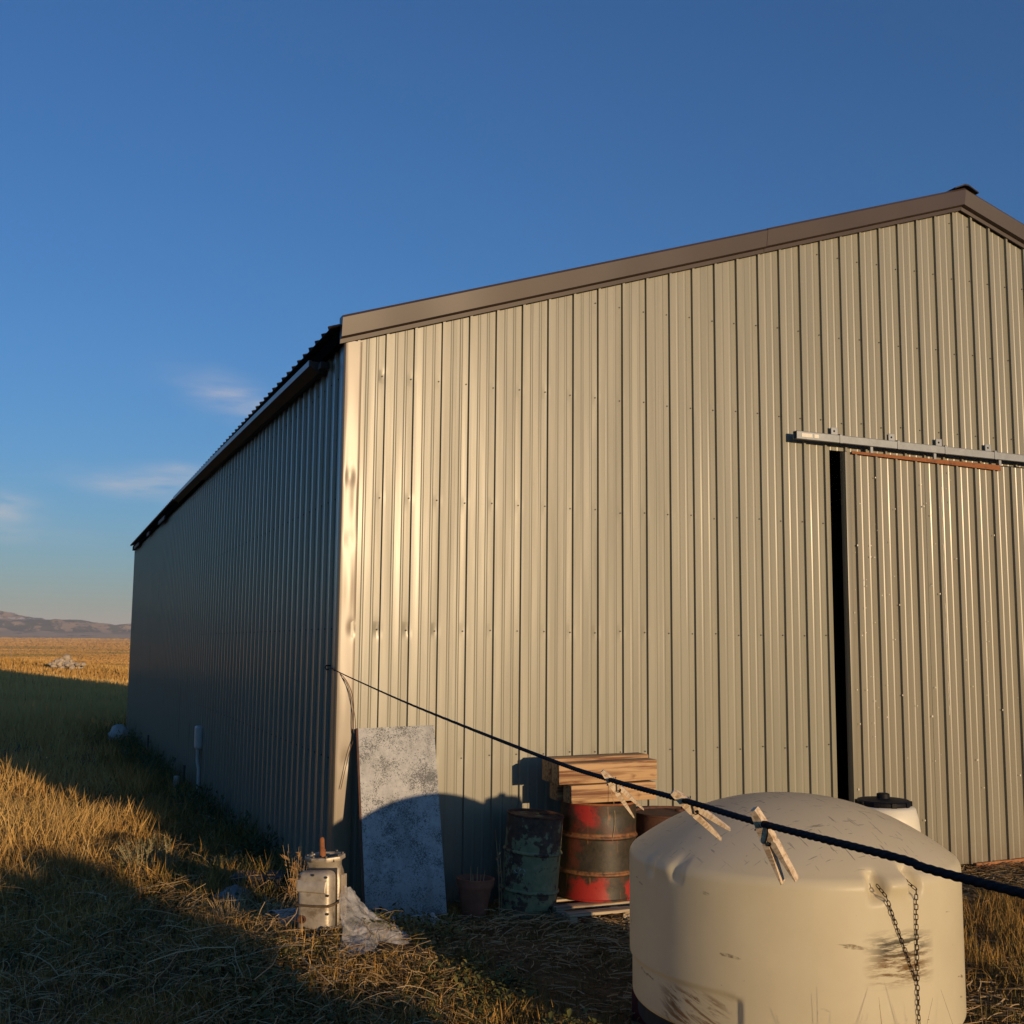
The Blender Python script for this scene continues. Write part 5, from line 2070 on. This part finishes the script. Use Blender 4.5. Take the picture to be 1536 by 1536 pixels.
# ------------------------------------------------------------------ single plants
def weed(name, loc, label, n, hgt, spread, mat, leafy=0.0, seed=0, group=None, thick=0.003, leaf_mat=None, leaf=0.03):
    rnd = random.Random(seed)
    root = thing(name, (loc[0], loc[1], ground_z(loc[0], loc[1]) - 0.01), label, 'plant', group)
    mb, lf = MB(), MB()
    for i in range(n):
        a = rnd.uniform(0, 2 * math.pi)
        r = spread * math.sqrt(rnd.random())
        bx, by = r * 0.35 * math.cos(a), r * 0.35 * math.sin(a)
        hh = hgt * rnd.uniform(0.55, 1.05)
        pts = [(bx, by, 0), (bx + (r * 0.4) * math.cos(a) * 0.6, by + (r * 0.4) * math.sin(a) * 0.6, hh * 0.5),
               (r * math.cos(a) + rnd.uniform(-.02, .02), r * math.sin(a) + rnd.uniform(-.02, .02), hh)]
        pts = catmull(pts, 3)
        mb.tube(pts, [thick * (1 - 0.7 * k / (len(pts) - 1)) for k in range(len(pts))], 4, cap=False)
        for k in range(int(leafy)):
            t = rnd.uniform(0.3, 1.0)
            p = pts[min(int(t * (len(pts) - 1)), len(pts) - 1)]
            d = Vector((rnd.uniform(-1, 1), rnd.uniform(-1, 1), rnd.uniform(0.1, 1.4))).normalized()
            s = d.cross(Vector((rnd.uniform(-1, 1), rnd.uniform(-1, 1), rnd.uniform(-1, 1)))).normalized()
            L = leaf * rnd.uniform(0.5, 1.2)
            p = p + Vector((0, 0, rnd.uniform(-0.02, 0.02)))
            lf.add([p, p + d * L * 0.5 + s * L * 0.15, p + d * L, p + d * L * 0.5 - s * L * 0.15], [(0, 1, 2, 3)])
    mb.build('stems', mat, root, smooth=60)
    if lf.v:
        lf.build('leaves', leaf_mat or mat, root)
    return root


G_LEAF = simple('green_weed_leaf', (0.045, 0.075, 0.022), 0.7, 0.35, 30)
weed('sagebrush', (0.86, 10.1), 'sunlit sagebrush clump with pale feathery tips, alone in the grass', 60, 0.36, 0.26, M['straw_thing'], 16, 1, leaf_mat=M['sage'], leaf=0.035)
weed('sagebrush', (1.06, 9.8), 'small sunlit green sagebrush sprig just right of the big clump', 10, 0.42, 0.07, M['straw_thing'], 26, 2, leaf_mat=M['sage'], leaf=0.03)
weed('grass_tuft', (1.27, 8.05), 'stiff upright sunlit tuft of yellow stubble in front of the grey sack', 90, 0.24, 0.17, M['straw_thing'], 0, 3)
weed('grass_tuft', (1.60, 8.15), 'ragged straw tuft in front of the white bucket', 55, 0.20, 0.20, M['straw_thing'], 0, 4)
weed('leafy_weed', (1.52, 9.9), 'small pale leafy weed in the dark grass by the side wall', 12, 0.20, 0.12, G_LEAF, 12, 5, leaf_mat=M['sage'], leaf=0.05)
weed('leafy_weed', (1.20, 9.4), 'low green leafy weed at the right foot of the sagebrush', 14, 0.13, 0.14, G_LEAF, 14, 6, leaf=0.05)
weed('dead_weed', (3.16, 7.82), 'tall thin dead weed between the pot and the green drum', 2, 0.70, 0.10, M['straw_thing'], 14, 7, thick=0.005, leaf=0.04)
weed('dead_weed', (1.95, 8.75), 'pale dead weed behind the gear case, against the side wall', 6, 0.52, 0.22, M['straw_thing'], 6, 8, thick=0.004, leaf=0.03)
weed('dead_weed', (3.10, 3.66), 'dry twiggy weed right in front of the white tank', 16, 0.56, 0.22, M['straw_thing'], 5, 9, thick=0.0016, leaf=0.014)
weed('dead_weed', (3.56, 3.62), 'dry twiggy weed in front of the white tank, beside the chain', 12, 0.58, 0.20, M['straw_thing'], 4, 10, thick=0.0016, leaf=0.014)
weed('dry_clump', (1.80, 8.35), 'brown crumpled dead leaves heaped left of the gear case', 26, 0.50, 0.16, M['straw_thing'], 9, 11, leaf_mat=simple('dead_leaf', (0.24, 0.13, 0.045), 0.8, 0.4, 20), leaf=0.06)
for i, (wx, wy, hh) in enumerate(((1.86, 10.2, 0.42), (1.80, 11.6, 0.36), (1.72, 13.0, 0.45), (1.78, 14.4, 0.34), (1.70, 17.6, 0.45), (1.75, 19.6, 0.4), (1.6, 21.2, 0.45), (1.7, 24.0, 0.5))):
    weed('wall_weed', (wx, wy), 'dark bushy weed growing along the foot of the shaded side wall', 24, hh, 0.32, G_LEAF, 12, 30 + i, 'weeds along the side wall', leaf=0.06)

# ------------------------------------------------------------------ haze: thin even air over the whole basin
hm = bpy.data.materials.new('haze')
hm.use_nodes = True
hm.node_tree.nodes.clear()
h_out = hm.node_tree.nodes.new('ShaderNodeOutputMaterial')
h_vol = hm.node_tree.nodes.new('ShaderNodeVolumePrincipled')
h_vol.inputs['Color'].default_value = (0.95, 0.97, 1.0, 1)
h_vol.inputs['Density'].default_value = 4.4e-5
h_vol.inputs['Anisotropy'].default_value = -0.12
hm.node_tree.links.new(h_vol.outputs[0], h_out.inputs['Volume'])
mb = MB()
mb.box(-41000, 41000, -450, 41000, -120, 620)
haze = mb.build('haze', hm, None, kind='stuff')
